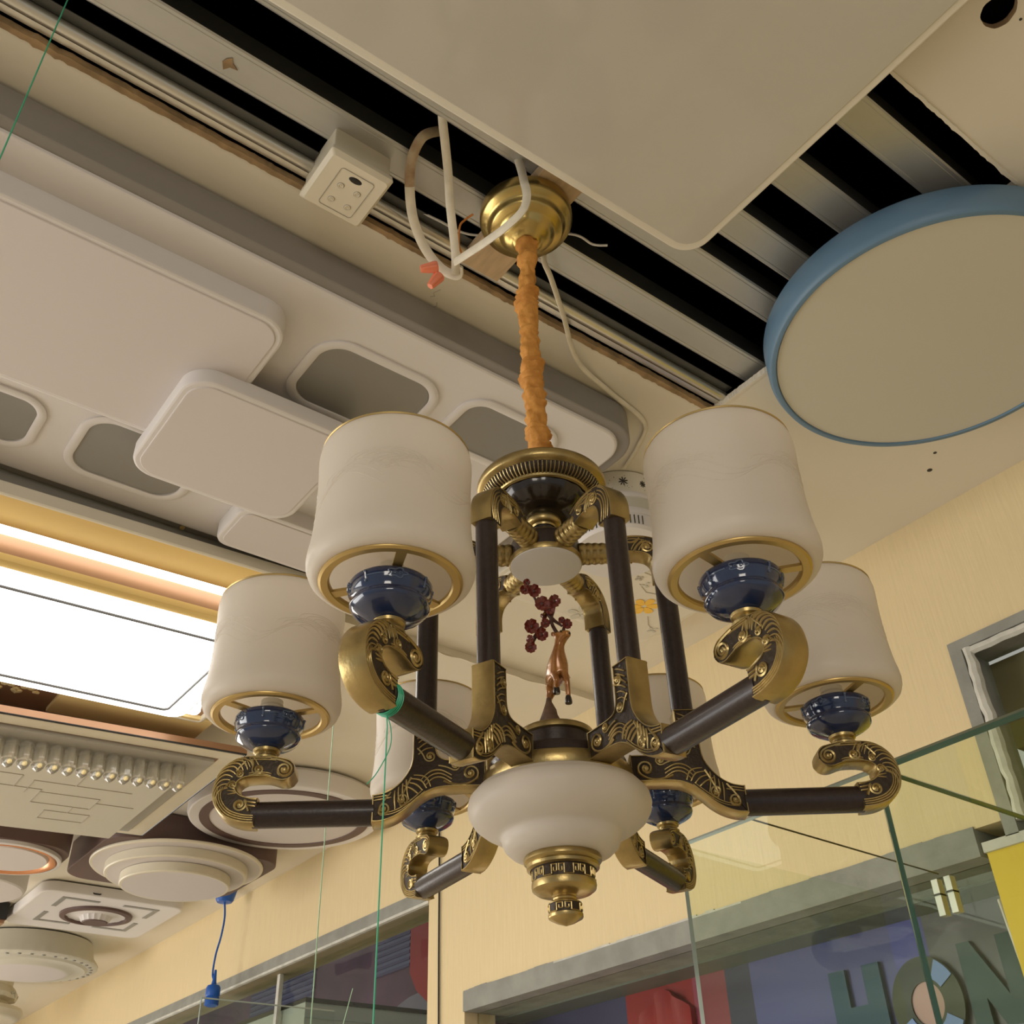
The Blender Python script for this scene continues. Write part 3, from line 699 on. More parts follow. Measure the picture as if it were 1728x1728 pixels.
# ------------------------------------------------------------------ blue pendant
t = thing('pendant_socket', 'bright blue bare bulb pendant: cap, cord and socket hanging beside the wall', 'pendant lamp', (1.93, 4.70, 2.38)); off = (1.93, 4.70, 2.38)
mb = MB(); mb.lathe([(.052, H), (.052, 2.862), (.040, 2.815), (.034, 2.806), (.0, 2.804)], (1.93, 4.70, 0), M['bluecord'], 40); mb.build('ceiling_cap', t, off)
mb = MB(); mb.tube(bez([(1.93, 4.70, 2.81), (1.938, 4.695, 2.74), (1.935, 4.70, 2.66), (1.925, 4.71, 2.58), (1.922, 4.71, 2.5), (1.93, 4.70, 2.47)]), .0045, M['bluecord'], 8); mb.build('cord', t, off)
mb = MB(); mb.lathe([(.005, 2.515), (.009, 2.47), (.012, 2.455), (.026, 2.45), (.031, 2.44), (.031, 2.41), (.028, 2.405), (.031, 2.40), (.030, 2.37), (.02, 2.365)], (1.93, 4.70, 0), M['bluecord'], 32, caps=(False, True)); mb.build('socket', t, off)

# ------------------------------------------------------------------ beyond the wall: posters, letters, showcase
PXX = 2.32
t = thing('shop_sign_board', 'printed board behind the glass with red, navy and periwinkle fields and the letters HON', 'sign board', (PXX, 1.9, 1.2)); off = (PXX, 1.9, 1.2)
def board(nm, y0, y1, z0, z1, m, d=.012, x=PXX):
    mb = MB(); mb.box(x, x+d, y0, y1, z0, z1, m); return mb.build(nm, t, off, flat=True)
pb = board('periwinkle_field', 1.44, 1.985, 1.2, 2.10, M['peri'])
board('grey_field', 1.09, 1.44, 1.2, 2.10, M['mauve']); board('navy_strip', 1.985, 2.075, 1.2, 2.10, M['navy']); board('rose_strip', 2.075, 2.20, 1.2, 2.10, M['rose'])
board('red_field', 2.20, 2.48, 1.2, 2.10, M['red']); board('violet_field', 2.48, 3.0, 1.2, 2.10, M['navy'])
board('gold_edge', 1.20, 2.9, 2.088, 2.102, M['olive'], .01, PXX-.014)
# red drapery
mb = MB(); rings = []
for k in range(30):
    y = 2.20+.42*k/29; f = .012*math.sin(k*1.3)
    rings.append([(PXX-.02+f, y, 2.06-.35*abs(k/29-.25)**1.2), (PXX-.02-f, y, 1.9-.3*k/29), (PXX-.02+f, y, 1.5), (PXX-.002, y, 1.5), (PXX-.002, y, 2.06-.35*abs(k/29-.25)**1.2)])
mb.loft(rings, M['red']); mb.build('red_cloth', t, off)
def txt(ch, y, z, size, m, sx=1.0, ext=.006):
    cu = bpy.data.curves.new('t', 'FONT'); cu.body = ch; cu.size = size; cu.extrude = ext; cu.offset = .02
    o = bpy.data.objects.new('t', cu); COL.objects.link(o)
    bpy.context.view_layer.update()
    me = bpy.data.meshes.new_from_object(o.evaluated_get(bpy.context.evaluated_depsgraph_get()))
    bpy.data.objects.remove(o)
    for v in me.vertices:
        a, b, c = v.co; v.co = (PXX-.008-c-off[0], y-a*sx-off[1], z+b-off[2])
    me.materials.clear(); me.materials.append(m)
    q = bpy.data.objects.new('letter_'+ch.lower(), me); COL.objects.link(q); q.parent = t; return q
txt('H', 1.725, 1.778, .29, M['teal'], .72)
mb = MB()   # letter O as a fat ring
def ring_yz(cy, cz, r1, r2, x0, x1, m, a0=0, a1=360, n=40, sq=1.0):
    rings = []
    for k in range(n+1):
        a = R(a0+(a1-a0)*k/n); c, s_ = math.cos(a), math.sin(a)
        rings.append([(x, cy-r*c*sq, cz+r*s_) for x, r in ((x0, r1), (x0, r2), (x1, r2), (x1, r1))])
    mb.loft(rings, m, (False, False))
OC = (1.465, 1.885)
ring_yz(*OC, .046, .100, PXX-.016, PXX-.004, M['oliveletter'], sq=.92)
oo = mb.build('letter_o', t, off)
mb = MB(); mb.lathe([(0, 0), (.047, 0), (.047, .004)], (0, 0, 0), M['salmon'], 40)
for i, v in enumerate(mb.v): mb.v[i] = (PXX-.012+v[2], OC[0]-v[0]*.92, OC[1]+v[1])
mb.build('letter_centre', oo, off)
mb = MB()
for a0, a1 in ((30, 62), (-60, -28), (205, 235)): ring_yz(*OC, .055, .098, PXX-.019, PXX-.016, M['skyblue'], a0, a1, 8, .92)
mb.build('blue_fold', oo, off)
txt('N', 1.362, 1.775, .29, M['darkteal'], .62)
mb = MB(); mb.tube([(WX+.03, 1.105, 2.0), (WX+.03, 1.055, 1.2)], .006, M['concrete_light'], 6)
struct(mb.build('trim_8'))
# banner seen through the left opening
t = thing('wall_banner', 'dark wine banner with slatted blue stripes and a red corner in the left window opening', 'banner', (3.2, 4.9, 1.2)); off = (3.2, 4.9, 1.2)
XB = 3.2
mb = MB(); mb.box(XB, XB+.01, 3.3, 9.6, 1.2, 3.2, M['wine']); mb.build('backing', t, off, flat=True)
mb = MB(); o_ = [(4.3, 3.1), (5.09, 3.1), (5.09, 2.70), (5.02, 2.60), (4.90, 2.52), (4.3, 2.45)]
mb.loft([[(XB-.012, a, b) for a, b in o_], [(XB-.003, a, b) for a, b in o_]], M['red']); mb.build('red_corner', t, off, flat=True)
for nm, ya, yb, z0, nn in (('blue_slats', 5.10, 5.47, 2.74, 6), ('blue_slats', 6.2, 7.1, 2.68, 9)):
    mb = MB(); mb.box(XB-.004, XB-.001, ya, yb, z0, z0+.034*nn, M['stripe'])
    for k in range(nn): mb.box(XB-.010, XB-.004, ya, yb, z0+.034*k, z0+.034*k+.015, M['navy'])
    mb.build(nm, t, off, flat=True)
mb = MB(); rings = []
for k in range(24):
    y = 4.7+2.3*k/23; h = 2.52+.07*math.sin(k*.5)
    rings.append([(XB-.01, y, 1.3), (XB-.004, y, h), (XB, y, h), (XB, y, 1.3)])
mb.loft(rings, M['mauve']); mb.build('violet_shape', t, off)
# outer windows
def pane(nm, x0, x1, y0, y1, z0, z1):
    mb = MB(); mb.box(x0, x1, y0, y1, z0, z1, M['glass']); return struct(mb.build(nm, flat=True))
pane('window_1', WX+.05, WX+.056, 1.10, 2.94, 1.2, 2.078)
pane('window_2', WX+.06, WX+.066, 3.157, 8.4, 1.2, 2.472)
pane('window_3', WX+.08, WX+.086, 0, 1.006, 2.102, 2.508)
mb = MB(); mb.box(WX+.05, WX+.068, 4.40, 4.425, 1.2, 2.472, M['concrete_light']); struct(mb.build('trim_9', flat=True))
# showcase behind the left opening
t = thing('display_case', 'grey green glass showcase with a dark top edge behind the left window opening', 'display case', (2.5, 4.5, 1.3)); off = (2.5, 4.5, 1.3)
mb = MB(); mb.box(2.130, 2.90, 4.20, 4.95, 1.3, 2.320, M['showcase']); mb.build('glass_body', t, off, flat=True)
mb = MB(); mb.box(2.126, 2.905, 4.192, 4.955, 2.320, 2.337, M['black']); mb.build('dark_top_edge', t, off, flat=True)
mb = MB(); mb.box(2.128, 2.902, 4.194, 4.20, 2.262, 2.268, M['edge_grey']); mb.build('shelf_edge', t, off, flat=True)
t = thing('acrylic_sheet', 'clear acrylic panel with pale edges standing in front of the blue socket', 'acrylic panel', (1.5, 3.6, 1.6)); off = (1.5, 3.6, 1.6)
mb = MB(); mb.box(1.262, 1.70, 3.15, 3.155, 1.5, 2.085, M['acrylic']); mb.build('sheet', t, off, flat=True)
mb = MB(); mb.tube([(1.262, 3.152, 1.5), (1.262, 3.152, 2.085)], .0022, M['edge_grey'], 6); mb.tube([(1.262, 3.152, 2.085), (1.70, 3.152, 2.085)], .0022, M['edge_grey'], 6); mb.build('polished_edge', t, off)

# ------------------------------------------------------------------ glass display case on the right
t = thing('glass_cabinet', 'frameless green edged glass display cabinet at lower right in front of the wall', 'display case', (1.45, .65, 1.0)); off = (1.45, .65, 1.0)
ZT = 1.965
def gpane(nm, x0, x1, y0, y1, z0, z1, edges):
    mb = MB(); mb.box(x0, x1, y0, y1, z0, z1, M['glass']); a = mb.build(nm, t, off, flat=True)
    for p, q, r_, m in edges:
        mb = MB(); mb.tube([p, q], r_, m, 4); mb.build('glass_edge', a, off, flat=True)
gpane('front_pane', 1.200, 1.206, .30, .752, 1.0, ZT, [((1.203, .30, ZT), (1.203, .755, ZT), .0055, M['edge_green']), ((1.203, .756, 1.0), (1.203, .756, ZT), .0045, M['edge_green'])])
gpane('front_pane', 1.200, 1.206, .760, 1.128, 1.0, ZT, [((1.203, 1.129, 1.0), (1.203, 1.129, ZT), .0042, M['edge_grey']), ((1.203, .755, ZT), (1.203, 1.129, ZT), .0035, M['edge_grey'])])
gpane('partition_pane', 1.207, 1.70, .753, .758, 1.0, ZT, [((1.207, .755, ZT), (1.70, .755, ZT), .0042, M['edge_green'])])
gpane('end_pane', 1.207, 1.70, 1.125, 1.130, 1.0, ZT-.002, [])
mb = MB(); mb.tube([(1.207, .985, ZT), (1.70, 1.0, ZT)], .0016, M['black'], 4); mb.build('top_rod', t, off)
gpane('top_pane', 1.207, 1.70, .30, .75, ZT-.005, ZT, [])
for yy in (.975, 1.0):
    mb = MB(); mb.box(1.69, 1.706, yy, yy+.012, 1.895, ZT-.01, M['steel']); mb.box(1.688, 1.708, yy, yy+.012, 1.928, 1.931, M['black']); mb.build('hinge_clip', t, off, flat=True)

# ------------------------------------------------------------------ cords and lines
def line(name, pts, r, m, label, cat='string'):
    mb = MB(); mb.tube(pts, r, m, 5); return tag(mb.build(name, None, tuple(pts[0])), label, cat)
line('black_cable', bez([(WX-.006, 3.094, 2.95-.1), (WX-.006, 3.085, 2.6), (WX-.006, 3.082, 2.3), (WX-.006, 3.075, 1.9)]), .0035, M['blackcable'], 'thin black cable running down the narrow wall pier', 'cable')

# ================================================================== THE CHANDELIER
AXX, AXY = .7244, .8542
PHI = R(49.70+180+3.61)
ch = thing('chandelier', 'six armed bronze chandelier with white glass shades and blue porcelain cups', 'chandelier', (AXX, AXY, H))
off = (0, 0, H)
Z0 = (0, 0, 0)
# canopy
mb = MB(); mb.lathe([(.060, H+.004), (.0765, H+.002), (.0775, H-.004), (.0775, H-.018), (.0745, H-.024), (.066, H-.028), (.062, H-.033), (.0615, H-.039), (.0585, H-.044), (.048, H-.047), (.0445, H-.050), (.0415, H-.056),
    (.036, H-.062), (.029, H-.066), (.0245, H-.069), (.0215, H-.073), (.016, H-.075), (.0, H-.076)], Z0, M['brass'], 96); mb.build('canopy', ch, off, angle=55)
# velvet sleeve over the chain
mb = MB(); rings = []; N = 260; SG = 28
for i in range(N+1):
    t = i/N; z = 2.803-(2.803-2.283)*t
    cx = -.004*math.sin(t*3.1)*1.2; cy = .003*math.sin(t*5)
    base = .0135+.0022*mnoise.noise(Vector((t*9, 0, 0)))+.001*math.sin(t*60+3*math.sin(t*9))
    ruff = 0
    for c_, w_, h_ in ((.02, .010, .003), (.10, .012, .0012), (.245, .007, .004), (.262, .006, .003), (.285, .006, .0036), (.30, .005, .003), (.41, .008, .0015), (.545, .006, .0035), (.56, .005, .003), (.60, .006, .0036), (.618, .005, .003),
                       (.655, .006, .002), (.70, .008, .002), (.79, .006, .0035), (.805, .005, .003), (.85, .007, .003), (.93, .006, .003), (.95, .006, .0035), (.97, .005, .003)):
        ruff += h_*math.exp(-((t-c_)/w_)**2)
    rg_ = []
    for k in range(SG):
        a = 2*PI*k/SG
        n1 = mnoise.noise(Vector((math.cos(a)*1.6, math.sin(a)*1.6, t*26)))
        n2 = mnoise.noise(Vector((math.cos(a)*3+9, math.sin(a)*3, t*70)))
        r_ = base+ruff*(1.5+.7*math.sin(a+t*40))+.0040*n1+.0022*n2
        rg_.append((cx+r_*math.cos(a), cy+r_*math.sin(a), z+.002*math.sin(a*1+t*30)))
    rings.append(rg_)
mb.loft(rings, M['velvet']); mb.build('chain_sleeve', ch, off, angle=80)
# fluted top plate
SGT = 360
mb = MB()
mb.lathe([(.0, 2.297), (.080, 2.297), (.086, 2.2945), (.0875, 2.291), (.0872, 2.284), (.0855, 2.2815), (.0815, 2.2805), (.0795, 2.2790)], Z0, M['antique'], 96)
tp = mb.build('top_plate', ch, off, angle=50)
mb = MB()
mb.lathe([(.0795, 2.279), (.0785, 2.276), (.0755, 2.2715), (.071, 2.269), (.067, 2.268)], Z0, M['patina'], SGT, fn=lambda r, z, a: r*(1+(.010 if math.cos(90*a) > 0 else -.010)))
for k in range(90):
    a = 2*PI*k/90; P = []
    for r_, z in ((.0795, 2.2783), (.0778, 2.2745), (.0745, 2.2705), (.0705, 2.2683), (.0675, 2.2678)): P.append((r_*math.cos(a), r_*math.sin(a), z))
    mb.tube(P, .00095, M['antique'], 5)
mb.build('fluting', tp, off, angle=60)
mb = MB(); mb.lathe([(.0675, 2.2685), (.066, 2.2655), (.063, 2.2645), (.062, 2.2665), (.0585, 2.2665)], Z0, M['antique'], 96); mb.build('inner_bead', tp, off)
mb = MB(); mb.lathe([(.061, 2.267), (.060, 2.262), (.055, 2.253), (.046, 2.246), (.036, 2.2415), (.026, 2.2395), (.020, 2.239)], Z0, M['bowlblack'], 96,
                    fn=lambda r, z, a: r*(1+.02*abs(math.sin(8*a)))); mb.build('dark_bowl', ch, off, angle=60)
mb = MB(); mb.lathe([(.020, 2.2405), (.0225, 2.238), (.0235, 2.234), (.0235, 2.229), (.021, 2.2265), (.0175, 2.2255), (.0165, 2.223)], Z0, M['antique'], 64); mb.build('collar', ch, off, angle=50)
mb = MB(); mb.lathe([(.0155, 2.228), (.0155, 2.200)], Z0, M['bowlblack'], 48); mb.build('neck', ch, off)
mb = MB(); mb.lathe([(.014, 2.203), (.036, 2.202), (.042, 2.200), (.0445, 2.197)], Z0, M['antique'], 96)
mb.lathe([(.0445, 2.197), (.0445, 2.175)], Z0, M['espresso'], 96)
mb.lathe([(.0445, 2.1755), (.0470, 2.174), (.0475, 2.170), (.0465, 2.1665), (.0455, 2.1665)], Z0, M['antique'], 96)
hub = mb.build('arm_hub', ch, off, angle=50)
mb = MB(); mb.lathe([(.0460, 2.168), (.0455, 2.1655), (.042, 2.1645), (0, 2.164)], Z0, M['frost'], 96); mb.build('light_disc', hub, off)
# lower hub
mb = MB()
mb.lathe([(0, 1.9375), (.041, 1.9375), (.0435, 1.936), (.044, 1.933), (.044, 1.9295), (.0425, 1.9285), (.041, 1.928)], Z0, M['antique'], 96); lt = mb.build('deer_plate', ch, off, angle=50)
mb = MB(); mb.lathe([(.0408, 1.929), (.0408, 1.902), (.044, 1.901), (.076, 1.899), (.0785, 1.896), (.0790, 1.885)], Z0, M['espresso'], 96); mb.build('lower_hub', ch, off, angle=45)
mb = MB(); mb.lathe([(.078, 1.8865), (.0825, 1.886), (.0845, 1.884), (.0850, 1.878), (.0850, 1.868), (.0835, 1.8665), (.080, 1.866)], Z0, M['antique'], 128); mb.build('bowl_ring', ch, off, angle=50)
mb = MB()
prof = [(.080, 1.868), (.088, 1.8665), (.0955, 1.863), (.1005, 1.857), (.1020, 1.849), (.1005, 1.841), (.0955, 1.833), (.0880, 1.827), (.079, 1.822), (.072, 1.819), (.068, 1.8175), (.0655, 1.8145), (.0645, 1.810), (.0620, 1.8045), (.056, 1.799), (.047, 1.7955), (.040, 1.7945)]
mb.lathe(prof, Z0, M['milk'], 128); mb.lathe([(r_-.003, z+.0035) for r_, z in prof][::-1], Z0, M['milk'], 128)
mb.build('glass_bowl', ch, off, angle=70)
mb = MB(); mb.lathe([(.036, 1.7965), (.0405, 1.7955), (.0422, 1.7925), (.0420, 1.789), (.0395, 1.7875), (.0385, 1.7865), (.0395, 1.785), (.0390, 1.782), (.0355, 1.7805)], Z0, M['antique'], 96); 
mb.lathe([(.0345, 1.781), (.0335, 1.780), (.0335, 1.7675)], Z0, M['patina'], 96)
mb.lathe([(.0335, 1.768), (.0345, 1.7675), (.0348, 1.764), (.0340, 1.7605), (.030, 1.7575), (.022, 1.7555), (.0135, 1.7545), (.0122, 1.7530), (.0128, 1.7515), (.0122, 1.750), (.0128, 1.7485)], Z0, M['antique'], 96)
fin = mb.build('finial', ch, off, angle=40)
mb = MB()
def fret(r_, zb, zt_, n, w):
    """greek key running round a cylinder"""
    key = [(0, 0), (.42, 0), (.42, 1), (.9, 1), (.9, .28), (.62, .28), (.62, .66)]
    for i in range(n):
        flip = i % 2
        for (u0, v0), (u1, v1) in zip(key[:-1], key[1:]):
            if flip: u0_, u1_ = 1-u0, 1-u1
            else: u0_, u1_ = u0, u1
            a0 = 2*PI*(i+u0_)/n; a1 = 2*PI*(i+u1_)/n; P = []
            for q in range(4):
                a = a0+(a1-a0)*q/3; v = v0+(v1-v0)*q/3
                P.append((r_*math.cos(a), r_*math.sin(a), zb+(zt_-zb)*v))
            mb.tube(P, w, M['antique'], 4)
fret(.0338, 1.7690, 1.7790, 18, .0007)
mb.build('greek_key', fin, off)
mb = MB()
mb.lathe([(.0128, 1.7485), (.0165, 1.7475), (.0178, 1.7465), (.0180, 1.7455)], Z0, M['antique'], 64); mb.lathe([(.0176, 1.7455), (.0176, 1.7355)], Z0, M['patina'], 64)
mb.lathe([(.0176, 1.736), (.0184, 1.7355), (.0184, 1.7325), (.0178, 1.7315), (.010, 1.7275), (.0, 1.7240)], Z0, M['antique'], 64); tip = mb.build('finial_tip', fin, off, angle=35)
mb = MB(); fret(.0178, 1.7368, 1.7445, 8, .0007); mb.build('greek_key', tip, off)

# ---- carved ribbon pieces of an arm, built in the arm's own plane: x outward, z up, y thickness
def ribbon(path, hs, w, n=10):
    P = bez([(a, 0, b) for a, b in path], n); m_ = len(P); hh = []
    for i in range(m_):
        u = i/(m_-1)*(len(hs)-1); k = min(int(u), len(hs)-2); hh.append(hs[k]+(hs[k+1]-hs[k])*(u-k))
    T = [(P[min(i+1, m_-1)]-P[max(i-1, 0)]).normalized() for i in range(m_)]
    Nn = [Vector((-t.z, 0, t.x)) for t in T]
    return P, T, Nn, hh
def ribbon_body(mb, rb, w, side, edge, cap0=False, cap1=False):
    P, T, Nn, hh = rb; rings = []
    sec = [(1, -.78), (1, .78), (.92, 1), (.86, 1), (.84, .93), (-.84, .93), (-.86, 1), (-.92, 1), (-1, .78), (-1, -.78), (-.92, -1), (-.86, -1), (-.84, -.93), (.84, -.93), (.86, -1), (.92, -1)]
    ml = [edge]*4+[side]+[edge]*7+[side]+[edge]*3
    def ring(p, nv, h): return [(p.x+nv.x*h*a, w*b, p.z+nv.z*h*a) for a, b in sec]
    if cap0:
        for k in range(6, 0, -1):
            s_ = k/6; f = math.sqrt(max(0, 1-s_*s_)); rings.append(ring(P[0]-T[0]*hh[0]*s_, Nn[0], max(hh[0]*f, .0004)))
    for p, nv, h in zip(P, Nn, hh): rings.append(ring(p, nv, h))
    if cap1:
        for k in range(1, 7):
            s_ = k/6; f = math.sqrt(max(0, 1-s_*s_)); rings.append(ring(P[-1]+T[-1]*hh[-1]*s_, Nn[-1], max(hh[-1]*f, .0004)))
    mb.loft(rings, edge, (True, True), mlist=ml)
def at_r(rb, s, v):
    P, T, Nn, hh = rb; u = max(0, min(1, s))*(len(P)-1); k = min(int(u), len(P)-2); f = u-k
    p = P[k].lerp(P[k+1], f); n = Nn[k].lerp(Nn[k+1], f); h = hh[k]+(hh[k+1]-hh[k])*f
    if s < 0: p = P[0]+T[0]*s*.1
    if s > 1: p = P[-1]+T[-1]*(s-1)*.1
    return p.x+n.x*h*v, p.z+n.z*h*v
def relief(mb, pts2, r0, r1, w, m, y=1.0):
    n = len(pts2)
    for sg in (-1, 1):
        mb.tube([(a, sg*w*y, b) for a, b in pts2], [r0+(r1-r0)*k/(n-1) for k in range(n)], m, 5)
def scroll(mb, cx, cz, r, a0, turns, d, w, m, tail=None, th=.0011, ball=.35):
    """volute: spirals outwards from its eye, then runs off along a tail"""
    P = []; n = int(14*turns)+4
    for k in range(n+1):
        u = k/n; a = a0+d*2*PI*turns*(u-1); rr = r*(.30+.70*u)
        P.append((cx+rr*math.cos(a), cz+rr*math.sin(a)))
    if tail:
        last = P[-1]; tg = Vector((-math.sin(a0)*d, math.cos(a0)*d)); e = Vector(tail); L = (e-Vector(last)).length*.5
        for k in range(1, 9):
            u = k/8; b = Vector(last)*(1-u)**2+(Vector(last)+tg*L)*2*u*(1-u)+e*u*u; P.append((b.x, b.y))
    relief(mb, P, th*1.0, th*.9, w, m)
    for sg in (-1, 1): mb.ball((cx, sg*w*.98, cz), r*ball, m, 10, 6, (1, .55, 1))
def strokes(mb, rb, s0, s1, n, lean, v0, v1, w, m, th=.0009, curl=.0):
    """bundle of curved reed lines sweeping across the ribbon"""
    for i in range(n):
        s = s0+(s1-s0)*i/max(1, n-1); P = []
        for k in range(9):
            u = k/8; P.append(at_r(rb, s+lean*(u**1.6), v0+(v1-v0)*math.sin(u*PI/2)))
        relief(mb, P, th*.5, th, w, m)
AW = .0138
AG, PT = M['antique'], M['patina']

arm = None
# bracket : plate with concave outline
mb = MB()
ol = bez([(.0810, 0, 1.9035), (.1000, 0, 1.9035), (.1220, 0, 1.9040), (.1315, 0, 1.9070), (.1360, 0, 1.9150), (.1368, 0, 1.930), (.1368, 0, 1.958)], 6)
ol += bez([(.1632, 0, 1.958), (.1632, 0, 1.930), (.1636, 0, 1.905), (.1680, 0, 1.891), (.1780, 0, 1.8775), (.1910, 0, 1.8685), (.2065, 0, 1.8650)], 6)
ol += bez([(.2065, 0, 1.8345), (.1950, 0, 1.8350), (.1815, 0, 1.8395), (.1690, 0, 1.8475), (.1570, 0, 1.8590), (.1460, 0, 1.8665), (.1330, 0, 1.8710), (.1120, 0, 1.8722), (.0810, 0, 1.8715)], 6)
ol = [(p.x, p.z) for p in ol]
n = len(ol)
def inset2(ol, d):
    out = []; n = len(ol)
    for i in range(n):
        a, b, c = Vector(ol[i-1]), Vector(ol[i]), Vector(ol[(i+1) % n])
        t = (c-a); t = t.normalized() if t.length > 1e-9 else Vector((1, 0)); out.append((b.x+t.y*d*-1*-1, b.y-t.x*d*-1*-1))
    return out
# orientation: outline runs clockwise seen from -y; test which way is inwards
ins = inset2(ol, .0016)
def area2(p): return .5*sum(p[i-1][0]*p[i][1]-p[i][0]*p[i-1][1] for i in range(len(p)))
if abs(area2(ins)) > abs(area2(ol)): ins = inset2(ol, -.0016)
def lay(pl, y): return [(a, y, b) for a, b in pl]
def blend(p, q, f): return [(a+(c-a)*f, b+(d-b)*f) for (a, b), (c, d) in zip(p, q)]
i0 = blend(ol, ins, .45); i1 = ins
mb.loft([lay(i1, -AW*.90), lay(i1, -AW), lay(i0, -AW), lay(ol, -AW*.88), lay(ol, AW*.88), lay(i0, AW), lay(i1, AW), lay(i1, AW*.90)], AG, (False, False))
mb.add(lay(i1, -AW*.90), [tuple(range(n))], PT); mb.add(lay(i1, AW*.90), [tuple(range(n-1, -1, -1))], PT)
W_ = AW*.93
hubr = ribbon([(.084, 1.888), (.105, 1.888), (.13, 1.887), (.150, 1.880), (.168, 1.866), (.185, 1.854), (.205, 1.850)], [.0135]*7, AW)
verr = ribbon([(.150, 1.885), (.150, 1.91), (.150, 1.935), (.150, 1.955)], [.012]*4, AW)
def curl(cx, cz, r, a0, d, tail, th=.0016, turns=1.35):
    scroll(mb, cx, cz, r, R(a0), turns, d, W_, AG, tail, th, .42)
def sweepline(rb, pts, th=.0013, W=None):
    P = [at_r(rb, p.x, p.z) for p in bez([(a, 0, b) for a, b in pts], 5)]
    n_ = len(P)
    for sg in (-1, 1): mb.tube([(x, sg*(W or W_), z) for x, z in P], [th*(.45+.55*math.sin(PI*min(1, (k+1.5)/n_))) for k in range(n_)], AG, 6)
curl(.0980, 1.8875, .0095, 230, 1, (.128, 1.8790)); curl(.1150, 1.8965, .0055, -60, 1, (.134, 1.897), .0014)
for q in (.10, -.22, -.54): sweepline(hubr, [(.26, q-.3), (.34, q+.25), (.42, q+.35), (.52, q+.05)])
curl(.1435, 1.9080, .0062, -20, 1, (.158, 1.918), .0014); curl(.1440, 1.9390, .0066, 180, -1, (.158, 1.929), .0014)
for k in range(6): sweepline(verr, [(.34+.09*k, -.55), (.42+.09*k, .1), (.44+.10*k, .80)], .0012)
for k in range(4): sweepline(hubr, [(.47+.045*k, -.75+.05*k), (.47+.05*k, .1), (.54+.04*k, .85)], .0014)
curl(.1735, 1.8590, .0068, -120, 1, (.164, 1.884), .0016); curl(.1935, 1.8495, .0068, -90, 1, (.186, 1.8675), .0016)
for k in range(4): sweepline(hubr, [(.60+.045*k, .95-.05*k), (.655+.045*k, .2), (.69+.045*k, -.55)], .0014)
for q in (-.62, -.80): sweepline(hubr, [(.55, q), (.68, q-.05), (.80, q), (.93, q+.1)], .0010)
for q in (.85, .62): sweepline(hubr, [(.80, q-.1), (.88, q), (.98, q)], .0011)
arm = mb.build('arm', None, off, angle=35)
arm.parent = ch; arm.location = (0, 0, 0); arm.rotation_euler = (0, 0, PHI+R(30))
# upright tube
mb = MB(); mb.tube([(.150, 0, 1.952), (.150, 0, 2.146)], .0128, M['espresso'], 32); mb.build('upright_tube', arm, off)
# elbow
eb = ribbon([(.084, 2.1845), (.100, 2.190), (.118, 2.1905), (.134, 2.187), (.1445, 2.178), (.1497, 2.164), (.150, 2.142)], [.0115, .0125, .0135, .0142, .0142, .0138, .0138], AW)
mb = MB(); ribbon_body(mb, eb, AW, PT, AG)
curl(.1010, 2.1875, .0075, 60, -1, (.122, 2.199), .0015); curl(.1300, 2.1850, .0082, 60, 1, (.112, 2.177), .0016)
for q in (.80, .52): sweepline(eb, [(.10, q-.2), (.25, q), (.42, q)], .0011)
for q in (.80, .50, .20, -.15): sweepline(eb, [(.52, q), (.68, q-.05), (.84, q-.2), (.97, q-.5)], .0012)
for k in range(4): sweepline(eb, [(.26+.05*k, -.75), (.30+.05*k, -.1), (.36+.04*k, .5)], .0012)
elb = mb.build('elbow', arm, off, angle=35)
mb = MB(); rings = []
for k in range(41):
    x = .043+.044*k/40; r_ = .0128+.0011*abs(math.sin(k*PI/8))+.001*(1-k/40)
    rings.append([(x, r_*math.cos(2*PI*j/32), 2.1845+r_*math.sin(2*PI*j/32)) for j in range(32)])
mb.loft(rings, M['antique']); mb.build('ribbed_collar', elb, off, angle=60)
# arm tube
mb = MB(); mb.tube([(.204, 0, 1.8495), (.337, 0, 1.8500)], .0145, M['espresso'], 36); mb.build('arm_tube', arm, off)
# scroll hook
hk = ribbon([(.333, 1.8508), (.346, 1.8520), (.3590, 1.8570), (.3680, 1.8670), (.3700, 1.8790), (.3660, 1.8910), (.3560, 1.8990), (.3430, 1.9015), (.3230, 1.9010), (.3075, 1.8970)],
            [.0150, .0150, .0150, .0140, .0128, .0130, .0132, .0128, .0128, .0135], AW)
mb = MB(); ribbon_body(mb, hk, AW*1.04, PT, AG, cap1=True)
W2 = AW*.97
W_ = W2
curl(.3060, 1.8970, .0086, -150, -1, (.322, 1.9105), .0018, 1.5); curl(.3350, 1.8975, .0064, 20, 1, (.343, 1.910), .0016)
curl(.3550, 1.8925, .0044, 60, -1, (.350, 1.9075), .0014); curl(.3615, 1.8800, .0046, 30, -1, (.3745, 1.8740), .0014); curl(.3510, 1.8575, .0072, 150, -1, (.3400, 1.8500), .0018, 1.4)
for q in (-.86, -.70, -.54, -.38): sweepline(hk, [(.02, q), (.12, q), (.24, q), (.36, q+.08), (.44, q+.25)], .0012)
for k in range(9): sweepline(hk, [(.28+.048*k, -.88), (.34+.048*k, -.74), (.395+.047*k, -.42), (.42+.046*k, .02), (.425+.046*k, .30)], .0013)
for k in range(4): sweepline(hk, [(.30+.05*k, .88), (.33+.05*k, .60), (.35+.05*k, .25)], .0011)
for q in (.80, .62, -.82, -.62): sweepline(hk, [(.76, q), (.84, q*.95), (.92, q)], .0011)
for k in range(4): sweepline(hk, [(.70+.03*k, -.85), (.72+.03*k, -.4), (.74+.03*k, .1)], .0010)
for q in (.82, .56, .30): sweepline(hk, [(.01, q), (.06, q+.04), (.11, q+.08)], .0013)
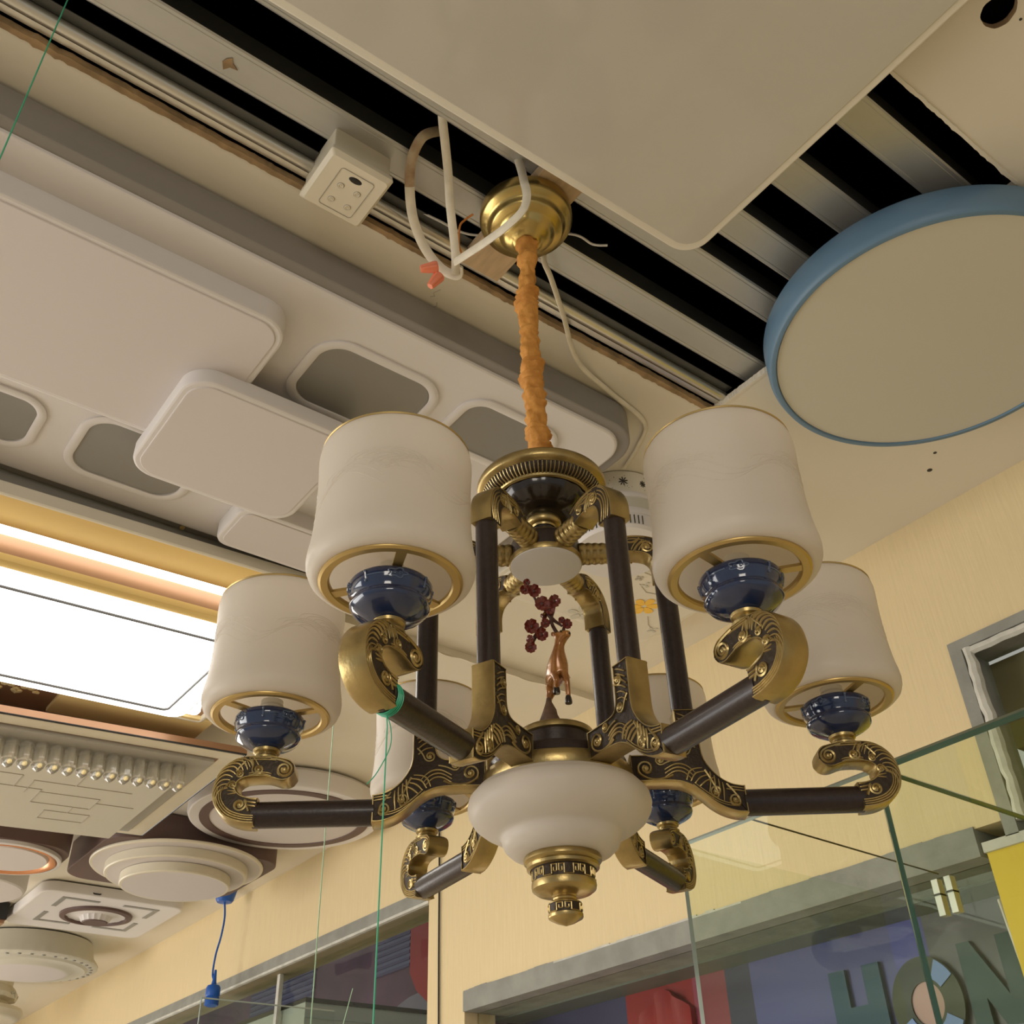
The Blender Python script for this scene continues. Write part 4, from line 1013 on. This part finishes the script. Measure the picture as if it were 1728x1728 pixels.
mb.build('scroll_hook', arm, off, angle=40)
# gold neck, porcelain cup, socket, spoked ring, shade
SC = (.331, 0, 0)
mb = MB(); mb.lathe([(.0150, 1.9125), (.0155, 1.9150), (.0130, 1.9170), (.0125, 1.9195), (.0150, 1.9215), (.0155, 1.9245), (.0135, 1.9255)], SC, M['antique'], 40, caps=(True, True)); mb.build('cup_neck', arm, off)
mb = MB(); cp = [(.0130, 1.9245), (.0190, 1.9262), (.0265, 1.9300), (.0335, 1.9345), (.0368, 1.9385), (.0372, 1.9415), (.0355, 1.9440), (.0352, 1.9460), (.0375, 1.9500), (.0392, 1.9560), (.0398, 1.9610), (.0385, 1.9632), (.0355, 1.9625), (.030, 1.9560), (.0, 1.955)]
mb.lathe(cp, SC, M['cobalt'], 72, fn=lambda r, z, a: r*(1+(.012*math.cos(8*a) if z < 1.943 else 0)))
cup = mb.build('porcelain_cup', arm, off, angle=60)
mb = MB()
def cr(z): return .0375+(.0398-.0375)*max(0, min(1, (z-1.950)/.010))
def cpt(a, z): r_ = cr(z)+.0003; return (SC[0]+r_*math.cos(a), r_*math.sin(a), z)
for i in range(4):
    a0 = PI/4+i*PI/2
    mb.tube([cpt(a0-.34+.02*k-.45, 1.9555) for k in range(24)], .0009, M['cobalt_line'], 5)
    P = []
    for k in range(40):
        u = 2*PI*k/39; rr = .0042+.0009*math.cos(5*u); P.append(cpt(a0+rr*1.9*math.cos(u)/.0385, 1.9558+rr*.95*math.sin(u)))
    mb.tube(P, .0008, M['cobalt_line'], 5)
    for s_ in (-1, 1): mb.tube([cpt(a0+s_*.07+.05*math.cos(k*.9)*(1-k/9), 1.9555+.0018*math.sin(k*.9)*(1-k/9)) for k in range(8)], .0007, M['cobalt_line'], 5)
    a1 = a0+PI/4
    mb.tube([cpt(a1, 1.9515+.0011*k) for k in range(8)], .0011, M['cobalt_line'], 6); mb.ball(cpt(a1, 1.9600), .0016, M['cobalt_line'], 8, 5); mb.ball(cpt(a1, 1.9515), .0016, M['cobalt_line'], 8, 5)
mb.build('cloud_relief', cup, off)
mb = MB(); mb.lathe([(.0135, 1.956)]+[(.0135-.0008*(k % 2), 1.958+.0022*k) for k in range(12)]+[(.0128, 1.986), (.009, 1.987), (.0, 1.987)], SC, M['socketwhite'], 36); mb.build('lamp_socket', arm, off, angle=25)
mb = MB()
mb.lathe([(.0575, 1.9700), (.0575, 1.9665), (.0590, 1.9645), (.0655, 1.9640), (.0680, 1.9655), (.0685, 1.9690), (.0670, 1.9700), (.0575, 1.9700)], SC, M['rim_gold'], 96)
for a in (R(-75), R(45), R(165)):
    c, s_ = math.cos(a), math.sin(a); q = .0042
    P = [(SC[0]+.012*c-q*s_, .012*s_+q*c), (SC[0]+.0585*c-q*1.2*s_, .0585*s_+q*1.2*c), (SC[0]+.0585*c+q*1.2*s_, .0585*s_-q*1.2*c), (SC[0]+.012*c+q*s_, .012*s_-q*c)]
    mb.loft([[(x, y, 1.9655) for x, y in P], [(x, y, 1.9685) for x, y in P]], M['rim_gold'])
mb.lathe([(.012, 1.9655), (.018, 1.9655), (.018, 1.9685), (.012, 1.9685)], SC, M['rim_gold'], 40)
mb.build('spoked_ring', arm, off, angle=35)
mb = MB()
sp = [(.0690, 1.9668), (.0740, 1.9685), (.0778, 1.9720), (.0802, 1.9780), (.0808, 1.9840), (.0802, 1.9915), (.0788, 2.0000), (.0775, 2.0110), (.0766, 2.0240), (.0760, 2.0400), (.0758, 2.0560), (.0760, 2.0720), (.0766, 2.0860), (.0772, 2.0970), (.0772, 2.1055), (.0762, 2.1120), (.0738, 2.1165)]
mb.lathe(sp, SC, M['milk'], 120); inner = [(r_-.003, z+(.001 if i < 3 else 0)) for i, (r_, z) in enumerate(sp)][::-1]; mb.lathe(inner, SC, M['milk'], 120)
mb.loft([[(SC[0]+r_*math.cos(2*PI*k/120), r_*math.sin(2*PI*k/120), 2.1165) for k in range(120)] for r_ in (.0738, .0708)], M['milk'], (False, False))
mb.loft([[(SC[0]+r_*math.cos(2*PI*k/120), r_*math.sin(2*PI*k/120), z) for k in range(120)] for r_, z in ((.0690, 1.9668), (.0660, 1.9678))], M['milk'], (False, False))
def sr(z):
    for (r0, z0), (r1, z1) in zip(sp[:-1], sp[1:]):
        if z0 <= z <= z1: return r0+(r1-r0)*(z-z0)/(z1-z0)
    return .07
for i in range(3):
    a0 = 2*PI*i/3+.5
    for (da, dz) in ((0, 0), (.33, -.008), (-.36, -.012)):
        for j in range(4):
            rr = .006+.0042*j; P = []
            for k in range(13):
                u = PI*k/12; z = 2.062+dz+.55*rr*math.sin(u); a = a0+da+rr*2.0*math.cos(u)/.07; r_ = sr(z)+.00005
                P.append((SC[0]+r_*math.cos(a), r_*math.sin(a), z))
            mb.tube(P, .00034, M['milk'], 4)
    for j in range(3):
        P = []
        for k in range(30):
            a = a0+2*PI/3*k/29; z = 2.050-.006*j+.012*math.sin(3*PI*k/29+j*.4); r_ = sr(z)+.00005
            P.append((SC[0]+r_*math.cos(a), r_*math.sin(a), z))
        mb.tube(P, .0003, M['milk'], 4)
mb.build('glass_shade', arm, off, angle=70)
mb = MB(); mb.lathe([(.0700, 2.1160), (.0700, 2.1175), (.0718, 2.1183), (.0745, 2.1180), (.0755, 2.1168), (.0748, 2.1155), (.0700, 2.1160)], SC, M['rim_gold'], 96); mb.build('shade_rim', arm, off)
def copy_kids(src, dst):
    for s_ in kids(src):
        d = s_.copy(); COL.objects.link(d); d.parent = dst; copy_kids(s_, d)
for k in range(1, 6):
    c = arm.copy(); COL.objects.link(c); c.parent = ch; c.rotation_euler = (0, 0, PHI+R(30+60*k)); copy_kids(arm, c)

# ------------------------------------------------------------------ the deer figurine on its rock
RX = Vector((math.cos(PHI+R(90)), math.sin(PHI+R(90)), 0))       # towards the viewer's right
FX = Vector((math.cos(PHI), math.sin(PHI), 0))                    # towards the viewer
def dp(px, py, depth=0.0):
    """figure coordinates: across and up in units measured on the figure"""
    a = (px-938.5)*.00064; z = 2.019-(py-1130)*.00083
    return Vector((AXX, AXY, 0))+RX*a+FX*depth+Vector((0, 0, z))
base = tuple(Vector((AXX, AXY, 1.9375)))
dt = thing('deer_figurine', 'small chestnut leaping deer figurine with dark red blossoms on its antlers, inside the chandelier', 'figurine', base)
mb = MB(); rings = []
for (py, rx, ry, cx) in ((1233, .019, .016, 932), (1228, .0165, .014, 932), (1215, .0125, .012, 931), (1200, .0085, .009, 930), (1190, .006, .007, 930), (1180, .0035, .004, 930), (1172, .002, .002, 930)):
    c = dp(cx, py, -.004)
    rings.append([c+RX*(rx*1.15*math.cos(2*PI*k/20)*(1+.45*mnoise.noise(Vector((k*.9, py*.05, 0)))))+FX*(ry*math.sin(2*PI*k/20)) for k in range(20)])
mb.loft(rings, M['rock']); c = dp(918, 1212, 0)
mb.ball(tuple(c), .0035, M['rock'], 8, 6, (1, 1, 1.6)); c = dp(917, 1220, 0); mb.ball(tuple(c), .004, M['rock'], 8, 6)
mb.build('rock_base', dt, base, angle=50)
def skinned(name, verts, edges, radii, m, parent, lvl=2):
    me = bpy.data.meshes.new(name); me.from_pydata([tuple(Vector(v)-Vector(base)) for v in verts], edges, [])
    o = bpy.data.objects.new(name, me); COL.objects.link(o); me.materials.append(m)
    sk = o.modifiers.new('skin', 'SKIN'); sk.use_smooth_shade = True
    for i, r_ in enumerate(radii):
        me.skin_vertices[0].data[i].radius = (r_, r_) if not isinstance(r_, tuple) else r_
    me.skin_vertices[0].data[0].use_root = True
    sb = o.modifiers.new('sub', 'SUBSURF'); sb.levels = lvl; sb.render_levels = lvl
    o.parent = parent
    return o
V = []; E_ = []; Rr = []
def node(p, r_, link=None):
    V.append(p); Rr.append(r_*1.22)
    if link is not None: E_.append((link, len(V)-1))
    return len(V)-1
pel = node(dp(944, 1142, -.012), .0110)
mid = node(dp(945, 1139, .006), .0112, pel)
chs = node(dp(947, 1132, .020), .0108, mid)
nk1 = node(dp(950, 1118, .023), .0068, chs)
nk2 = node(dp(953, 1103, .023), .0048, nk1)
hd = node(dp(956, 1092, .026), .0066, nk2)
mz = node(dp(966, 1093, .032), .0046, hd)
ms = node(dp(973, 1095, .036), .0034, mz)
e1 = node(dp(946, 1087, .022), .0022, hd); e2 = node(dp(939, 1085, .020), .0018, e1)
# hind leg braced on the rock
h1 = node(dp(934, 1150, -.012), .0060, pel); h2 = node(dp(932, 1160, -.006), .0034, h1); h3 = node(dp(930, 1172, -.009), .0022, h2); h4 = node(dp(929, 1186, -.006), .0022, h3)
g1 = node(dp(941, 1152, -.016), .0050, pel); g2 = node(dp(934, 1163, -.020), .0028, g1); g3 = node(dp(931, 1176, -.014), .0022, g2)
# fore legs lifted
f1 = node(dp(958, 1148, .022), .0048, chs); f2 = node(dp(962, 1165, .030), .0030, f1); f3 = node(dp(963, 1180, .027), .0026, f2); f4 = node(dp(963, 1188, .026), .0026, f3)
k1 = node(dp(943, 1152, .020), .0046, chs); k2 = node(dp(943, 1165, .032), .0028, k1); k3 = node(dp(943, 1173, .024), .0024, k2)
body = skinned('body', V, E_, Rr, M['deer'], dt)
mb = MB()
for px, py, d in ((963, 1194, .026), (943, 1177, .023)):
    c = dp(px, py, d); rings = []
    for dz, r_ in ((.006, .0030), (.003, .0038), (-.001, .0044), (-.0035, .0040)): rings.append([c+RX*r_*math.cos(2*PI*k/14)+FX*r_*math.sin(2*PI*k/14)+Vector((0, 0, dz)) for k in range(14)])
    mb.loft(rings, M['bowlblack'])
mb.build('hooves', dt, base)
mb = MB(); c = dp(946, 1146, .013); mb.ball(tuple(c), .0088, M['deerlight'], 18, 12, (1, 1, .8)); mb.build('pale_belly', dt, base)
mb = MB(); mb.ball(tuple(dp(956, 1089, .0335)), .0013, M['black'], 8, 6); mb.ball(tuple(dp(960, 1088, .027)), .0010, M['black'], 8, 6); mb.ball(tuple(dp(971, 1094, .0352)), .0019, M['black'], 8, 6); mb.build('eyes', dt, base)
for ea, eb in ((946, 938), (962, 967)):
    mb = MB(); P = [dp(ea, 1088, .024), dp((ea+eb)/2, 1085.5, .022), dp(eb, 1084, .020)]
    mb.tube(P, [.0016, .0026, .0007], M['deer'], 8); mb.build('ear', dt, base)
mb = MB()
for P in ([(951, 1084), (946, 1076), (942, 1068), (940, 1058), (931, 1046), (922, 1036), (913, 1026), (906, 1012), (899, 996)],
          [(941, 1062), (930, 1068), (920, 1074), (912, 1082), (905, 1090)], [(938, 1054), (948, 1063), (956, 1068), (961, 1072)], [(959, 1084), (963, 1078), (965, 1070), (962, 1062)],
          [(940, 1058), (946, 1046), (949, 1036)], [(908, 1020), (914, 1013), (919, 1005)], [(920, 1078), (912, 1086), (903, 1100)]):
    Q = bez([dp(a, b, .020) for a, b in P], 4); mb.tube(Q, [.0026-.0012*k/(len(Q)-1) for k in range(len(Q))], M['branch'], 7)
mb.build('antlers', dt, base)
def blossom(px, py, r_, depth, tilt, lab=None):
    mb = MB(); c = dp(px, py, depth); ax = (FX*math.cos(tilt)+RX*math.sin(tilt)*.8+Vector((0, 0, -.35))).normalized(); u = ax.orthogonal().normalized(); v = ax.cross(u)
    for j in range(5):
        a = 2*PI*j/5; d = u*math.cos(a)+v*math.sin(a); e = ax.cross(d); rings = []
        for s_, wd, hh in ((.1, .25, 0), (.45, .5, .15), (.8, .56, .42), (1.05, .40, .7)):
            rings.append([c+d*r_*s_+e*r_*wd*math.cos(w2)+ax*r_*(hh*.8+.10*math.sin(w2)) for w2 in [2*PI*q/8 for q in range(8)]])
        mb.loft(rings, M['blossom'])
    mb.ball(tuple(c+ax*r_*.15), r_*.3, M['branch'], 8, 6)
    mb.ball(tuple(c-ax*r_*.1), r_*.5, M['blossom'], 8, 6)
    return mb.build('blossom', dt, base)
for px, py, r_, d, tl in ((893, 1010, .0050, .022, -.3), (897, 994, .0036, .018, .2), (909, 1014, .0066, .024, .2), (924, 1037, .0072, .025, -.2), (938, 1046, .0050, .023, .5), (947, 1032, .0062, .024, .3), (934, 1032, .0048, .017, -.6),
                          (901, 1075, .0072, .025, 0), (919, 1087, .0064, .023, .2), (930, 1070, .0046, .025, -.4), (901, 1092, .0042, .02, -.5), (899, 1107, .0056, .022, -.2), (969, 1070, .0050, .022, .5), (961, 1062, .0034, .02, -.4), (925, 1052, .0046, .018, .8)):
    blossom(px, py, r_*1.18, d, tl+random.uniform(-.5, .5))

# ------------------------------------------------------------------ green fishing lines
tie = (.4351, .7295, 1.849)
mb = MB()
for k in range(7):
    P = []; dx = Vector((math.cos(PHI-R(30)), math.sin(PHI-R(30)), 0)); sy = Vector((-dx.y, dx.x, 0)); c = Vector((AXX, AXY, 1.850))+dx*(.325+.0013*k)
    for j in range(25):
        a = 2*PI*j/24; P.append(c+sy*.0152*math.cos(a)+Vector((0, 0, .0152*math.sin(a)))+dx*.001*math.sin(a+k))
    mb.tube(P, .0007, M['green'], 4, caps=False)
c = Vector((AXX, AXY, 1.8345))+Vector((math.cos(PHI-R(30)), math.sin(PHI-R(30)), 0))*.328
mb.tube([c, c+Vector((.001, 0, -.01)), c+Vector((0, 0, -.40))], .0007, M['green'], 5)
mb.tube(bez([c, c+RX*.004+Vector((0, 0, -.012)), c+RX*.004+Vector((0, 0, -.03)), c-RX*.006+Vector((0, 0, -.052)), c-RX*.014+Vector((0, 0, -.062))]), .0005, M['green'], 5)
tag(mb.build('fishing_line', None, tuple(c)), 'green fishing line knotted round the front left arm with a loose end', 'fishing line')
line('fishing_line', [(-.010, .937, H+.03), (-.010, .937, 2.2)], .0010, M['green'], 'green fishing line hanging from the ceiling opening at the top left corner', 'fishing line')
line('fishing_line', [(.935, 1.82, 2.775), (.945, 1.835, 1.5)], .0012, M['palegreen'], 'pale green fishing line hanging beside the left lamp shade down to the bottom edge', 'fishing line')
line('fishing_line', [(1.52, 2.72, 2.06), (1.47, 2.72, 1.86)], .0011, M['palegreen'], 'short slanting green fishing line below the left arm in front of the dark window', 'fishing line')

# ------------------------------------------------------------------ marks on the ceiling
mb = MB()
for cx, cy, r_ in ((1.093, .166, .0022), (1.905, .88, .006), (1.86, .835, .004)):
    mb.lathe([(0, -.0006), (r_, -.0006), (r_, 0)], (cx, cy, H), M['cut'], 12)
for P in ([(.700, 1.075), (.694, 1.090), (.700, 1.094), (.694, 1.10)], [(.712, 1.105), (.716, 1.112), (.712, 1.12)]):
    mb.tube([(a, b, H-.0002) for a, b in P], .0008, M['pencil'], 4)
struct(mb.build('trim_10'))
